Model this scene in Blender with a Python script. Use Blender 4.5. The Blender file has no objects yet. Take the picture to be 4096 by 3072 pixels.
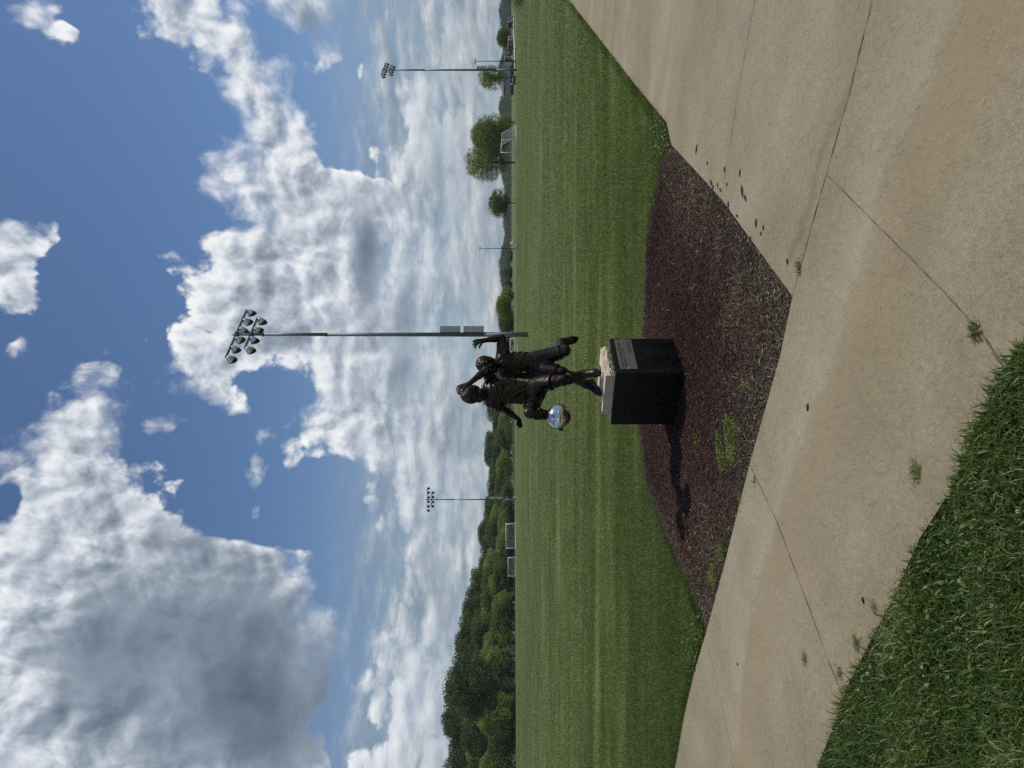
import bpy, bmesh, math, random
import numpy as np
from mathutils import Vector, Matrix

scene = bpy.context.scene
COL = scene.collection
rnd = random.Random(7)
RNG = np.random.default_rng(11)

# ---------------------------------------------------------------- camera facts
F = 2840.0          # focal length of the photograph in its own pixels (24 mm equivalent)
EYE = 1.6           # height of the camera above the concrete


def W(x, y, d):
    """world point seen at photo pixel (x, y) at depth d (the photo is turned a quarter: its left side is up)"""
    return np.array(((1536 - y) / F * d, d, EYE + (2048 - x) / F * d))


def G(x, y):
    """point of the level foreground seen at photo pixel (x, y)"""
    d = EYE * F / (x - 2048)
    return ((1536 - y) / F * d, d)


def GF(fx, fy):
    return G(fx * 1.85172, fy * 1.85172)


_gy = [-60, 18, 30, 50, 80, 110, 140, 200, 260, 400, 650, 1000, 1500, 5000]
_gz = [0, 0, .16, .52, .78, .91, .97, 1.14, 1.38, 1.72, 2.2, 2.7, 3.2, 4.0]          # ahead and to the right
_gl = [0, 0, .16, .50, .74, .86, .80, .74, .95, 1.5, 2.2, 2.7, 3.2, 4.0]            # to the left


def gz(y, x=None):
    """height of the ground"""
    r = np.interp(y, _gy, _gz)
    if x is None: return float(r)
    k = np.clip((np.asarray(x) / np.maximum(np.asarray(y), 1.0) + .14) / .18, 0, 1)
    z = np.interp(y, _gy, _gl) * (1 - k) + r * k
    # hollow with the car park beyond the rise
    return z - 1.9 * np.exp(-((np.asarray(x) - 95) / 26) ** 2 - ((np.asarray(y) - 305) / 34) ** 2)


# ---------------------------------------------------------------- tagging
def tag(o, label=None, cat=None, group=None, kind=None):
    if label: o['label'] = label
    if cat: o['category'] = cat
    if group: o['group'] = group
    if kind: o['kind'] = kind
    return o


def empty(name, loc, rz=0.0, label=None, cat=None, group=None):
    o = bpy.data.objects.new(name, None)
    COL.objects.link(o)
    o.location = loc
    o.rotation_euler = (0, 0, rz)
    o.empty_display_size = .2
    tag(o, label, cat, group)
    return o


def copy_tree(o, parent=None):
    c = o.copy()
    COL.objects.link(c)
    if parent is not None:
        mi = o.matrix_parent_inverse.copy()
        c.parent = parent
        c.matrix_parent_inverse = mi
    for ch in list(o.children):
        copy_tree(ch, c)
    return c


def mesh_np(name, verts, faces=None, loops=None, mat=None, parent=None, smooth=False, attr=None, mats=None, midx=None):
    """mesh from numpy: verts (n,3); faces (m,k) all the same size, or a list of faces"""
    me = bpy.data.meshes.new(name)
    verts = np.asarray(verts, dtype=np.float32)
    if isinstance(faces, np.ndarray):
        m, k = faces.shape
        me.vertices.add(len(verts))
        me.vertices.foreach_set('co', verts.ravel())
        me.loops.add(m * k)
        me.loops.foreach_set('vertex_index', faces.astype(np.int32).ravel())
        me.polygons.add(m)
        me.polygons.foreach_set('loop_start', np.arange(m, dtype=np.int32) * k)
        me.update(calc_edges=True)
    else:
        me.from_pydata([tuple(v) for v in verts.tolist()], [], faces)
        me.update()
    if attr:
        for an, av in attr.items():
            a = me.attributes.new(an, 'FLOAT', 'FACE')
            a.data.foreach_set('value', np.asarray(av, dtype=np.float32))
    if smooth:
        me.polygons.foreach_set('use_smooth', np.ones(len(me.polygons), dtype=bool))
    for q in (mats or ([mat] if mat else [])):
        me.materials.append(q)
    if midx is not None:
        me.polygons.foreach_set('material_index', np.asarray(midx, dtype=np.int32))
    o = bpy.data.objects.new(name, me)
    COL.objects.link(o)
    if parent is not None:
        o.parent = parent
    return o


class MB:
    """collects simple shapes that become ONE mesh"""

    def __init__(self):
        self.v = []
        self.f = []

    def add(self, vs, fs):
        b = len(self.v)
        self.v += [tuple(p) for p in vs]
        self.f += [tuple(i + b for i in q) for q in fs]
        return self

    def box(self, c, s, rz=0.0, M=None):
        x, y, z = (q * .5 for q in s)
        vs = [Vector((a, b, e)) for a in (-x, x) for b in (-y, y) for e in (-z, z)]
        R = M or Matrix.Rotation(rz, 3, 'Z')
        vs = [R @ q + Vector(c) for q in vs]
        return self.add(vs, [(0, 1, 3, 2), (4, 6, 7, 5), (0, 4, 5, 1), (2, 3, 7, 6), (0, 2, 6, 4), (1, 5, 7, 3)])

    def tube(self, pts, radii, n=8, cap=True):
        pts = [Vector(p) for p in pts]
        if not hasattr(radii, '__len__'): radii = [radii] * len(pts)
        rings = []
        up = Vector((0, 0, 1))
        t0 = (pts[1] - pts[0]).normalized()
        if abs(t0.dot(up)) > .95: up = Vector((1, 0, 0))
        a = t0.cross(up).normalized()
        vs, fs = [], []
        for i, p in enumerate(pts):
            t = (pts[min(i + 1, len(pts) - 1)] - pts[max(i - 1, 0)]).normalized()
            a = (a - t * a.dot(t)).normalized()
            b = t.cross(a)
            for k in range(n):
                th = 2 * math.pi * k / n
                vs.append(p + (a * math.cos(th) + b * math.sin(th)) * radii[i])
        for i in range(len(pts) - 1):
            for k in range(n):
                k2 = (k + 1) % n
                fs.append((i * n + k, i * n + k2, (i + 1) * n + k2, (i + 1) * n + k))
        if cap:
            fs.append(tuple(range(n - 1, -1, -1)))
            e = (len(pts) - 1) * n
            fs.append(tuple(range(e, e + n)))
        return self.add(vs, fs)

    def lathe(self, prof, M=None, n=16):
        """prof: list of (r, z)"""
        vs, fs = [], []
        for r, z in prof:
            for k in range(n):
                th = 2 * math.pi * k / n
                q = Vector((r * math.cos(th), r * math.sin(th), z))
                vs.append(M @ q if M else q)
        for i in range(len(prof) - 1):
            for k in range(n):
                k2 = (k + 1) % n
                fs.append((i * n + k, i * n + k2, (i + 1) * n + k2, (i + 1) * n + k))
        return self.add(vs, fs)

    def build(self, name, mat, parent=None, smooth=False, bevel=0.0):
        o = mesh_np(name, self.v, self.f, mat=mat, parent=parent, smooth=smooth)
        if bevel:
            m = o.modifiers.new('bevel', 'BEVEL')
            m.width = bevel
            m.segments = 2
            m.limit_method = 'ANGLE'
        return o


# ---------------------------------------------------------------- node helper
class NT:
    def __init__(self, tree):
        self.t = tree
        self.n = tree.nodes
        self.l = tree.links

    def new(self, typ, **kw):
        nd = self.n.new(typ)
        for k, v in kw.items():
            setattr(nd, k, v)
        return nd

    def put(self, sock, val):
        if isinstance(val, bpy.types.NodeSocket):
            self.l.new(val, sock)
        elif val is not None:
            sock.default_value = val

    def m(self, op, a, b=None, c=None, clamp=False):
        nd = self.new('ShaderNodeMath', operation=op, use_clamp=clamp)
        self.put(nd.inputs[0], a)
        if b is not None: self.put(nd.inputs[1], b)
        if c is not None: self.put(nd.inputs[2], c)
        return nd.outputs[0]

    def v(self, op, a, b=None, s=None):
        nd = self.new('ShaderNodeVectorMath', operation=op)
        self.put(nd.inputs[0], a)
        if b is not None: self.put(nd.inputs[1], b)
        if s is not None: self.put(nd.inputs['Scale'], s)
        return nd.outputs['Value'] if op in ('LENGTH', 'DOT_PRODUCT', 'DISTANCE') else nd.outputs['Vector']

    def xyz(self, a, b, c):
        nd = self.new('ShaderNodeCombineXYZ')
        for i, q in enumerate((a, b, c)): self.put(nd.inputs[i], q)
        return nd.outputs[0]

    def sep(self, a):
        nd = self.new('ShaderNodeSeparateXYZ')
        self.put(nd.inputs[0], a)
        return nd.outputs

    def smooth(self, x, a, b, lo=0.0, hi=1.0):
        nd = self.new('ShaderNodeMapRange', interpolation_type='SMOOTHSTEP')
        self.put(nd.inputs['Value'], x)
        for k, q in zip(('From Min', 'From Max', 'To Min', 'To Max'), (a, b, lo, hi)): self.put(nd.inputs[k], q)
        return nd.outputs['Result']

    def lin(self, x, a, b, lo=0.0, hi=1.0):
        nd = self.new('ShaderNodeMapRange')
        nd.clamp = True
        self.put(nd.inputs['Value'], x)
        for k, q in zip(('From Min', 'From Max', 'To Min', 'To Max'), (a, b, lo, hi)): self.put(nd.inputs[k], q)
        return nd.outputs['Result']

    def noise(self, vec, scale, detail=4.0, rough=.55, typ='FBM', dist=0.0, out='Fac', lac=2.0, dim='3D'):
        nd = self.new('ShaderNodeTexNoise')
        nd.noise_dimensions = dim
        nd.noise_type = typ
        self.put(nd.inputs['Vector'], vec)
        nd.inputs['Scale'].default_value = scale
        nd.inputs['Detail'].default_value = detail
        nd.inputs['Roughness'].default_value = rough
        nd.inputs['Lacunarity'].default_value = lac
        nd.inputs['Distortion'].default_value = dist
        return nd.outputs[out]

    def voro(self, vec, scale, feature='F1', detail=0.0, rough=.5, out='Distance', smooth=.3, rand=1.0, dim='3D'):
        nd = self.new('ShaderNodeTexVoronoi')
        nd.voronoi_dimensions = dim
        nd.feature = feature
        self.put(nd.inputs['Vector'], vec)
        nd.inputs['Scale'].default_value = scale
        if 'Detail' in nd.inputs: nd.inputs['Detail'].default_value = detail
        if 'Roughness' in nd.inputs: nd.inputs['Roughness'].default_value = rough
        if feature == 'SMOOTH_F1': nd.inputs['Smoothness'].default_value = smooth
        nd.inputs['Randomness'].default_value = rand
        return nd.outputs[out]

    def mix(self, f, a, b, blend='MIX', clamp=True):
        nd = self.new('ShaderNodeMix', data_type='RGBA', blend_type=blend)
        nd.clamp_factor = clamp
        self.put(nd.inputs[0], f)
        for i, q in ((6, a), (7, b)):
            if isinstance(q, (tuple, list)) and len(q) == 3: q = (*q, 1)
            self.put(nd.inputs[i], q)
        return nd.outputs[2]

    def ramp(self, x, stops, interp='LINEAR'):
        nd = self.new('ShaderNodeValToRGB')
        cr = nd.color_ramp
        cr.interpolation = interp
        while len(cr.elements) < len(stops): cr.elements.new(.5)
        for e, (p, c) in zip(cr.elements, stops):
            e.position = p
            e.color = (*c, 1) if len(c) == 3 else c
        self.put(nd.inputs[0], x)
        return nd.outputs[0]


def material(name):
    m = bpy.data.materials.new(name)
    m.use_nodes = True
    t = NT(m.node_tree)
    b = m.node_tree.nodes['Principled BSDF']
    return m, t, b


def objco(t):
    return t.new('ShaderNodeTexCoord').outputs['Object']


def simple_mat(name, col, rough=.6, metal=0.0, var=.12, vscale=6.0, bump=0.0, bscale=40.0, spec=.5, dirt=None, dscale=2.0):
    """plain surface with a little uneven colour and roughness"""
    m, t, b = material(name)
    co = objco(t)
    n = t.noise(co, vscale, 5, .6)
    k = t.lin(n, .3, .7, 1 - var, 1 + var)
    c = t.mix(1.0, (*col, 1), t.xyz(k, k, k), 'MULTIPLY')
    if dirt:
        c = t.mix(t.smooth(t.noise(co, dscale, 6, .65), .5, .75, 0, .7), c, dirt)
    t.put(b.inputs['Base Color'], c)
    t.put(b.inputs['Roughness'], t.lin(t.noise(co, vscale * 2, 4), .3, .7, max(rough - .08, .02), min(rough + .08, 1)))
    b.inputs['Metallic'].default_value = metal
    b.inputs['Specular IOR Level'].default_value = spec
    if bump:
        bp = t.new('ShaderNodeBump')
        bp.inputs['Strength'].default_value = bump
        bp.inputs['Distance'].default_value = .01
        t.put(bp.inputs['Height'], t.noise(co, bscale, 6, .6))
        t.l.new(bp.outputs[0], b.inputs['Normal'])
    return m
# ================================================================= camera, sun, sky with its clouds
cam_d = bpy.data.cameras.new('camera')
cam = bpy.data.objects.new('camera', cam_d)
COL.objects.link(cam)
cam_d.sensor_width = 36.0
cam_d.lens = F / 4096 * 36.0
cam_d.clip_start = .05
cam_d.clip_end = 20000
# level camera looking along +Y, held a quarter turn round
cam.matrix_world = Matrix(((0, 1, 0, 0), (0, 0, -1, 0), (-1, 0, 0, EYE), (0, 0, 0, 1)))
scene.camera = cam

SUN_EL = math.radians(57.5)
SUN_DIR2 = Vector((1.0, .10)).normalized()       # sun stands to the right, a little beyond the statue
sd = Vector((SUN_DIR2.x * math.cos(SUN_EL), SUN_DIR2.y * math.cos(SUN_EL), math.sin(SUN_EL)))
sun_d = bpy.data.lights.new('sun', 'SUN')
sun_d.energy = 3.3
sun_d.angle = math.radians(.53)
sun_d.color = (1.0, .945, .86)
sun = bpy.data.objects.new('sun', sun_d)
COL.objects.link(sun)
sun.rotation_euler = sd.to_track_quat('Z', 'Y').to_euler()
sun.location = (30, 0, 60)

world = bpy.data.worlds.new('World')
scene.world = world
world.use_nodes = True
T = NT(world.node_tree)
for nd in list(T.n): T.n.remove(nd)
SKY_S = .085
sky = T.new('ShaderNodeTexSky', sky_type='NISHITA')
sky.sun_disc = False
sky.sun_elevation = SUN_EL
sky.sun_rotation = math.atan2(SUN_DIR2.x, SUN_DIR2.y)
sky.altitude = 250
sky.air_density = 1.0
sky.dust_density = .6
sky.ozone_density = 2.2

direction = T.new('ShaderNodeTexCoord').outputs['Generated']
dn = T.v('NORMALIZE', direction)
dx, dy, dz = T.sep(dn)
az = T.m('ARCTAN2', dx, dy)
el = T.m('ARCSINE', dz)


def px2ae(fx, fy):
    X = (1536 - fy * 1.85172) / F
    Z = (2048 - fx * 1.85172) / F
    return X, Z, math.atan(X), math.atan2(Z, math.sqrt(1 + X * X))


def blob_args(fx, fy, rx, ry, rot=0.0):
    X, Z, a, e = px2ae(fx, fy)
    ka = 1 / (1 + X * X)
    ke = math.sqrt(1 + X * X) / (1 + X * X + Z * Z)
    s = 1.85172 / F
    return a, e, ry * s * ka, rx * s * ke, -rot


def blob_field(t, p, blobs, soft=False):
    """greatest of many ellipses: 1 in the middle, 0 on the rim, below 0 outside (soft: sum of smooth mounds)"""
    acc = None
    for b in blobs:
        fx, fy, rx, ry = b[:4]
        rot = math.radians(b[4]) if len(b) > 4 else 0.0
        w = b[5] if len(b) > 5 else 1.0
        a, e, ra, re, ro = blob_args(fx, fy, rx, ry, rot)
        q = t.v('SUBTRACT', p, (a, e, 0))
        cr, sr = math.cos(ro), math.sin(ro)
        u = t.v('DOT_PRODUCT', q, (cr / ra, sr / ra, 0))
        v = t.v('DOT_PRODUCT', q, (-sr / re, cr / re, 0))
        ln = t.m('SQRT', t.m('MULTIPLY_ADD', u, u, t.m('MULTIPLY', v, v)))
        if soft:
            val = t.smooth(ln, 1.25, 0.0, 0.0, w)
            acc = val if acc is None else t.m('ADD', acc, val)
        else:
            val = t.m('SUBTRACT', w, ln)
            acc = val if acc is None else t.m('SMOOTH_MAX', acc, val, .25)
    return acc


# outlines of the four cloud layers in the photo's own proportions: (along its height, along its width)
BANK_TOP = [(-60, 255), (0, 268), (20, 276), (50, 300), (75, 325), (95, 375), (110, 425), (130, 440), (180, 425), (195, 446), (230, 455), (255, 462), (300, 468),
            (325, 470), (350, 445), (385, 442), (420, 455), (455, 468), (472, 505), (487, 508), (496, 440), (520, 397), (545, 402), (560, 390), (600, 380), (640, 365),
            (680, 357), (720, 355), (760, 356), (800, 370), (835, 388), (852, 405), (870, 455), (890, 505), (906, 560), (922, 640), (940, 655), (965, 668), (985, 695),
            (1000, 740), (1012, 772), (1040, 778), (1080, 785), (1100, 800), (1130, 815), (1150, 838), (1180, 820), (1210, 817), (1240, 822), (1265, 848), (1300, 850),
            (1325, 850), (1345, 832), (1370, 810), (1400, 790), (1450, 770), (1500, 765), (1720, 755)]
BANK_BASE = [(-60, 480), (0, 505), (60, 550), (100, 625), (150, 665), (200, 668), (250, 690), (300, 700), (340, 710), (360, 725), (380, 790), (400, 1000), (430, 1200), (1720, 1200)]
LOW_TOP = [(-60, 905), (0, 900), (40, 890), (60, 884), (100, 905), (150, 880), (175, 835), (192, 803), (230, 812), (260, 830), (300, 825), (330, 800), (350, 783), (380, 782), (410, 830), (450, 1000), (1720, 1050)]
TUFT_TOP = [(-60, 510), (0, 540), (40, 570), (80, 610), (110, 640), (140, 672), (156, 705), (170, 760), (1720, 760)]
TUFT_BASE = [(-60, 750), (0, 750), (60, 752), (100, 738), (130, 714), (156, 698), (170, 640), (1720, 640)]
GREY_TOP = [(-60, 300), (700, 300), (755, 240), (775, 205), (800, 178), (830, 130), (860, 88), (900, 50), (940, 20), (965, -30), (1100, -60), (1720, -200)]
GREY_BASE = [(-60, 140), (700, 140), (755, 215), (770, 240), (790, 262), (820, 280), (860, 290), (885, 297), (920, 320), (950, 345), (1000, 350), (1050, 366), (1100, 400), (1130, 430),
             (1150, 452), (1163, 490), (1172, 600), (1182, 680), (1220, 696), (1260, 702), (1300, 735), (1330, 758), (1365, 778), (1400, 765), (1450, 740), (1720, 738)]
PUFFS = [  # small clouds: along the width, along the height, half sizes, turn, fullness
    (85, 22, 78, 44), (132, 62, 40, 28), (35, 540, 80, 70, 0, 1.05), (40, 645, 66, 60, 0, 1.1), (25, 735, 48, 36), (30, 595, 60, 50, 0, 1.1), (300, 738, 74, 34, 35, .7),
    (632, 975, 34, 92, 0, .62), (548, 1105, 60, 46, 30, .52), (550, 1020, 44, 80, 0, .45), (575, 925, 70, 60, 20, .62), (780, 157, 34, 48, 0, .55), (335, 915, 56, 66, 0, .75), (240, 805, 50, 56, 0, .85),
]
HOLES = [(592, 852, 66, 62), (12, 1078, 30, 40)]
EL_LO, EL_HI = -.3, .9


def curve(t, pa, pts):
    """a cloud outline: elevation as a function of bearing"""
    nd = t.new('ShaderNodeFloatCurve')
    c = nd.mapping.curves[0]
    nd.mapping.use_clip = False
    data = []
    for fy, fx in pts:
        X, Z, a, e = px2ae(fx, fy)
        data.append(((a + .62) / 1.24, (e - EL_LO) / (EL_HI - EL_LO)))
    data = sorted(q for q in data)
    while len(c.points) < len(data): c.points.new(.5, .5)
    for q, (u, v) in zip(c.points, data):
        q.location = (min(max(u, 0), 1), v)
        q.handle_type = 'VECTOR'
    nd.mapping.update()
    t.put(nd.inputs['Value'], pa)
    return nd.outputs[0]


SHADE = [
    (610, 1420, 190, 260, 0, .40), (660, 1600, 130, 190, 0, .45), (400, 1400, 320, 320, 0, .50), (400, 1120, 190, 120, 0, .26), (200, 1420, 190, 190, 0, .30), (480, 1600, 200, 150, 0, .25),
    (790, 520, 46, 130, 0, .38), (800, 620, 48, 190, 0, .42), (880, 720, 52, 190, 0, .55), (690, 70, 55, 70, 0, .6), (660, 40, 40, 50, 0, .3),
    (400, 60, 60, 60, 0, .22), (620, 720, 120, 120, 0, .22), (840, 860, 70, 150, 0, .22), (940, 430, 36, 130, 0, .45), (1000, 700, 60, 500, 0, .2),
    (910, 1230, 50, 120, 0, .25), (955, 1300, 30, 180, 0, .35), (720, 1480, 60, 160, 0, .4), (640, 180, 60, 80, 0, .15), (800, 1500, 70, 160, 0, .2), (980, 1500, 40, 260, 0, .25),
]


def level(t, e):
    """elevation drawn out so that far clouds near the skyline flatten"""
    lo = t.m('MULTIPLY', t.m('LOGARITHM', t.m('ADD', t.m('MINIMUM', t.m('MAXIMUM', e, 0.0), .35), .07), math.e), .42)
    return t.m('ADD', lo, t.m('MAXIMUM', t.m('SUBTRACT', e, .35), 0.0))


def density_group():
    g = bpy.data.node_groups.new('cloud density', 'ShaderNodeTree')
    g.interface.new_socket('P', in_out='INPUT', socket_type='NodeSocketVector')
    g.interface.new_socket('Density', in_out='OUTPUT', socket_type='NodeSocketFloat')
    t = NT(g)
    gi = t.new('NodeGroupInput')
    go = t.new('NodeGroupOutput')
    p = gi.outputs[0]
    pa, pe, _ = t.sep(p)
    # slow swirls move the outline, finer ones fray it
    w1 = t.noise(p, 11.0, 3, .6, out='Color', dim='2D')
    pw = t.v('ADD', p, t.v('SCALE', t.v('SUBTRACT', w1, (.5, .5, .5)), s=.038))
    wa, we, _ = t.sep(pw)
    ua = t.m('MULTIPLY_ADD', wa, 1 / 1.24, .5)
    ue = t.m('MULTIPLY_ADD', we, 1 / (EL_HI - EL_LO), -EL_LO / (EL_HI - EL_LO))
    K = (EL_HI - EL_LO) / .055

    def between(top, base):
        f = t.m('SUBTRACT', curve(t, ua, top), ue)
        if base is not None:
            f = t.m('MINIMUM', f, t.m('SUBTRACT', ue, curve(t, ua, base)))
        return t.m('MULTIPLY', f, K)
    f = between(BANK_TOP, BANK_BASE)
    f = t.m('MAXIMUM', f, between(LOW_TOP, None))
    f = t.m('MAXIMUM', f, between(TUFT_TOP, TUFT_BASE))
    f = t.m('MAXIMUM', f, between(GREY_TOP, GREY_BASE))
    f = t.m('MAXIMUM', f, blob_field(t, pw, PUFFS))
    f = t.m('MINIMUM', f, t.m('MULTIPLY', blob_field(t, pw, HOLES), -1.6))
    # behind and beside the camera the same weather goes on
    back = t.m('MULTIPLY', t.m('SUBTRACT', t.noise(p, 2.2, 2, .5, dim='2D'), .52), 6.0)
    away = t.smooth(t.m('ABSOLUTE', wa), .58, .72)
    f = t.m('ADD', t.m('MULTIPLY', f, t.m('SUBTRACT', 1.0, away)), t.m('MULTIPLY', back, away))
    ev = level(t, pe)
    pn = t.xyz(pa, ev, 0.0)
    cap = t.lin(pe, .06, .28, .8, 1.5)
    f = t.m('MAXIMUM', t.m('MINIMUM', f, cap), -2.0)
    f1 = t.noise(pn, 15.0, 8, .58, dim='2D')
    pd = t.v('ADD', pn, t.v('SCALE', w1, s=.05))
    puff = t.voro(pd, 15.0, 'F1', 4.0, .52, dim='2D')
    n = t.m('ADD', t.m('MULTIPLY', t.m('SUBTRACT', f1, .5), 1.25), t.m('MULTIPLY', t.m('SUBTRACT', .42, puff), 1.0))
    relief = t.m('ADD', t.m('MULTIPLY', t.m('SUBTRACT', f1, .5), .8), t.m('MULTIPLY', t.m('SUBTRACT', .42, puff), 1.25))
    g.interface.new_socket('Relief', in_out='OUTPUT', socket_type='NodeSocketFloat')
    t.l.new(t.m('ADD', t.m('ADD', f, n), t.lin(pe, .10, .30, .05, .30)), go.inputs[0])
    t.l.new(relief, go.inputs[1])
    return g


DG = density_group()


def density(p):
    nd = T.new('ShaderNodeGroup')
    nd.node_tree = DG
    T.put(nd.inputs[0], p)
    return nd.outputs


P0 = T.xyz(az, el, 0.0)
SUNWARD = Vector((.62, .78))
d0, r0 = density(P0)
d1, r1 = density(T.v('ADD', P0, (SUNWARD.x * .014, SUNWARD.y * .014, 0)))
soft = T.lin(T.noise(P0, 5.0, 3, .6, dim='2D'), .38, .63, .32, 1.2)
alpha = T.smooth(d0, T.m('MULTIPLY', soft, -.12), soft)
# self shading: brighter where the cloud thins towards the sun
Q0 = T.xyz(az, level(T, el), 0.0)
q0 = T.noise(Q0, 9.0, 4, .55, dim='2D')
q1 = T.noise(T.v('ADD', Q0, (SUNWARD.x * .035, SUNWARD.y * .04, 0)), 9.0, 4, .55, dim='2D')
shade = blob_field(T, P0, SHADE, soft=True)
deep = T.smooth(shade, .1, .7)
rel = T.m('ADD', T.m('ADD', T.m('MULTIPLY', T.m('SUBTRACT', r0, r1), .40), T.m('MULTIPLY', T.m('SUBTRACT', d0, d1), .09)), T.m('MULTIPLY', T.m('SUBTRACT', q0, q1), .40))
rel = T.m('MULTIPLY', rel, T.lin(el, .05, .3, .45, 1.0))
rel = T.m('ADD', T.m('SUBTRACT', .80, T.m('MULTIPLY', deep, .06)), T.m('MULTIPLY', rel, T.m('SUBTRACT', 1.0, T.m('MULTIPLY', deep, .78))))
thick = T.smooth(d0, .3, 2.0, 0.0, .20)
swirl = T.noise(T.xyz(az, T.m('MULTIPLY', el, 1.6), 0), 6.0, 6, .6, dim='2D')
shade = T.m('MULTIPLY', shade, T.lin(swirl, .3, .7, .8, 1.15))
lit = T.m('SUBTRACT', T.m('SUBTRACT', rel, thick), T.m('MULTIPLY', shade, .62))
lit = T.m('ADD', lit, T.m('MULTIPLY', T.smooth(d0, .75, .1), .10))
lit = T.m('MAXIMUM', T.m('MINIMUM', lit, 1.0), 0.0)
cl = T.ramp(lit, [(0.0, (.090, .118, .160)), (.22, (.165, .205, .265)), (.45, (.285, .335, .41)), (.66, (.475, .53, .605)), (.84, (.72, .76, .81)), (1.0, (.90, .91, .92))])

# low bands of cloud and haze along the skyline
pb = T.xyz(T.m('MULTIPLY', az, 1.0), T.m('MULTIPLY', el, 3.2), 7.0)
band = T.noise(pb, 9.0, 7, .62, dim='2D')
band2 = T.noise(T.xyz(az, T.m('MULTIPLY', el, 7.0), 2.0), 4.0, 5, .6, dim='2D')
low = T.smooth(el, .26, .12)
bcov = T.m('ADD', T.m('MULTIPLY', T.m('SUBTRACT', band, .5), 3.0), T.m('MULTIPLY', T.m('SUBTRACT', band2, .46), 2.2))
balpha = T.m('MULTIPLY', T.smooth(bcov, -.9, .6), T.m('MULTIPLY', low, .85))
blit = T.noise(T.v('ADD', pb, (.012, .03, 0)), 9.0, 5, .62, dim='2D')
bl = T.m('ADD', .50, T.m('MULTIPLY', T.m('SUBTRACT', band, blit), 2.4))
bl = T.m('SUBTRACT', bl, T.m('MULTIPLY', T.smooth(band2, .48, .62), .22))
bl = T.m('MAXIMUM', T.m('MINIMUM', bl, 1.0), 0.0)
bcol = T.ramp(bl, [(0.0, (.20, .25, .315)), (.35, (.29, .345, .41)), (.6, (.40, .445, .485)), (.85, (.56, .58, .59)), (1.0, (.70, .695, .68))])

skyc = T.mix(1.0, sky.outputs[0], (.80, .92, 1.05, 1), 'MULTIPLY')
hz = T.smooth(el, .34, 0.0, 0.0, .78)
skyc = T.mix(hz, skyc, (.265 / SKY_S, .345 / SKY_S, .415 / SKY_S, 1))
base = T.mix(balpha, skyc, T.v('SCALE', bcol, s=1 / SKY_S))
fin = T.mix(alpha, base, T.v('SCALE', cl, s=1 / SKY_S))
# clouds near the skyline sink into the distance
far_c = T.smooth(el, .22, .01, 0.0, .80)
fin = T.mix(far_c, fin, base)
bg = T.new('ShaderNodeBackground')
T.put(bg.inputs['Color'], fin)
bg.inputs['Strength'].default_value = SKY_S
wo = T.new('ShaderNodeOutputWorld')
T.l.new(bg.outputs[0], wo.inputs['Surface'])
world.cycles.sampling_method = 'MANUAL'
world.cycles.sample_map_resolution = 512

scene.view_settings.view_transform = 'Standard'
scene.view_settings.look = 'None'
scene.view_settings.exposure = 0.0
scene.view_settings.gamma = 1.0
scene.render.engine = 'CYCLES'
scene.cycles.use_denoising = False
scene.cycles.max_bounces = 6
scene.cycles.diffuse_bounces = 3
scene.cycles.glossy_bounces = 3
scene.cycles.transparent_max_bounces = 8
scene.cycles.use_adaptive_sampling = True
scene.cycles.adaptive_threshold = .01
scene.cycles.adaptive_min_samples = 56
scene.cycles.sample_clamp_direct = 4.0
scene.cycles.sample_clamp_indirect = 3.0
# ================================================================= ground: lawn sheet, concrete path, mulch bed, grass
def pip(px, py, poly):
    """vectorised point in polygon"""
    inside = np.zeros(px.shape, bool)
    n = len(poly)
    for i in range(n):
        x1, y1 = poly[i]
        x2, y2 = poly[(i + 1) % n]
        c = ((y1 > py) != (y2 > py)) & (px < (x2 - x1) * (py - y1) / (y2 - y1 + 1e-12) + x1)
        inside ^= c
    return inside


def dist_line(px, py, line):
    d = np.full(px.shape, 1e9)
    for (x1, y1), (x2, y2) in zip(line[:-1], line[1:]):
        ux, uy = x2 - x1, y2 - y1
        t = np.clip(((px - x1) * ux + (py - y1) * uy) / (ux * ux + uy * uy + 1e-12), 0, 1)
        d = np.minimum(d, np.hypot(px - x1 - t * ux, py - y1 - t * uy))
    return d


def refine(line, step=.12, jit=0.0, seed=1):
    r = random.Random(seed)
    out = []
    for a, b in zip(line[:-1], line[1:]):
        L = math.hypot(b[0] - a[0], b[1] - a[1])
        n = max(1, int(L / step))
        for i in range(n):
            t = i / n
            out.append((a[0] + (b[0] - a[0]) * t + r.uniform(-jit, jit), a[1] + (b[1] - a[1]) * t + r.uniform(-jit, jit)))
    out.append(line[-1])
    return out


def patch_noise(x, y, s, seed):
    r = np.random.default_rng(seed)
    o = np.zeros_like(x)
    for i in range(7):
        a = r.uniform(0, 2 * np.pi)
        k = s * r.uniform(.5, 2.2)
        o += np.sin((x * np.cos(a) * .6 + y * np.sin(a) * 1.5) * k + r.uniform(0, 6.3))
    return o / 7 * 1.6


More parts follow.
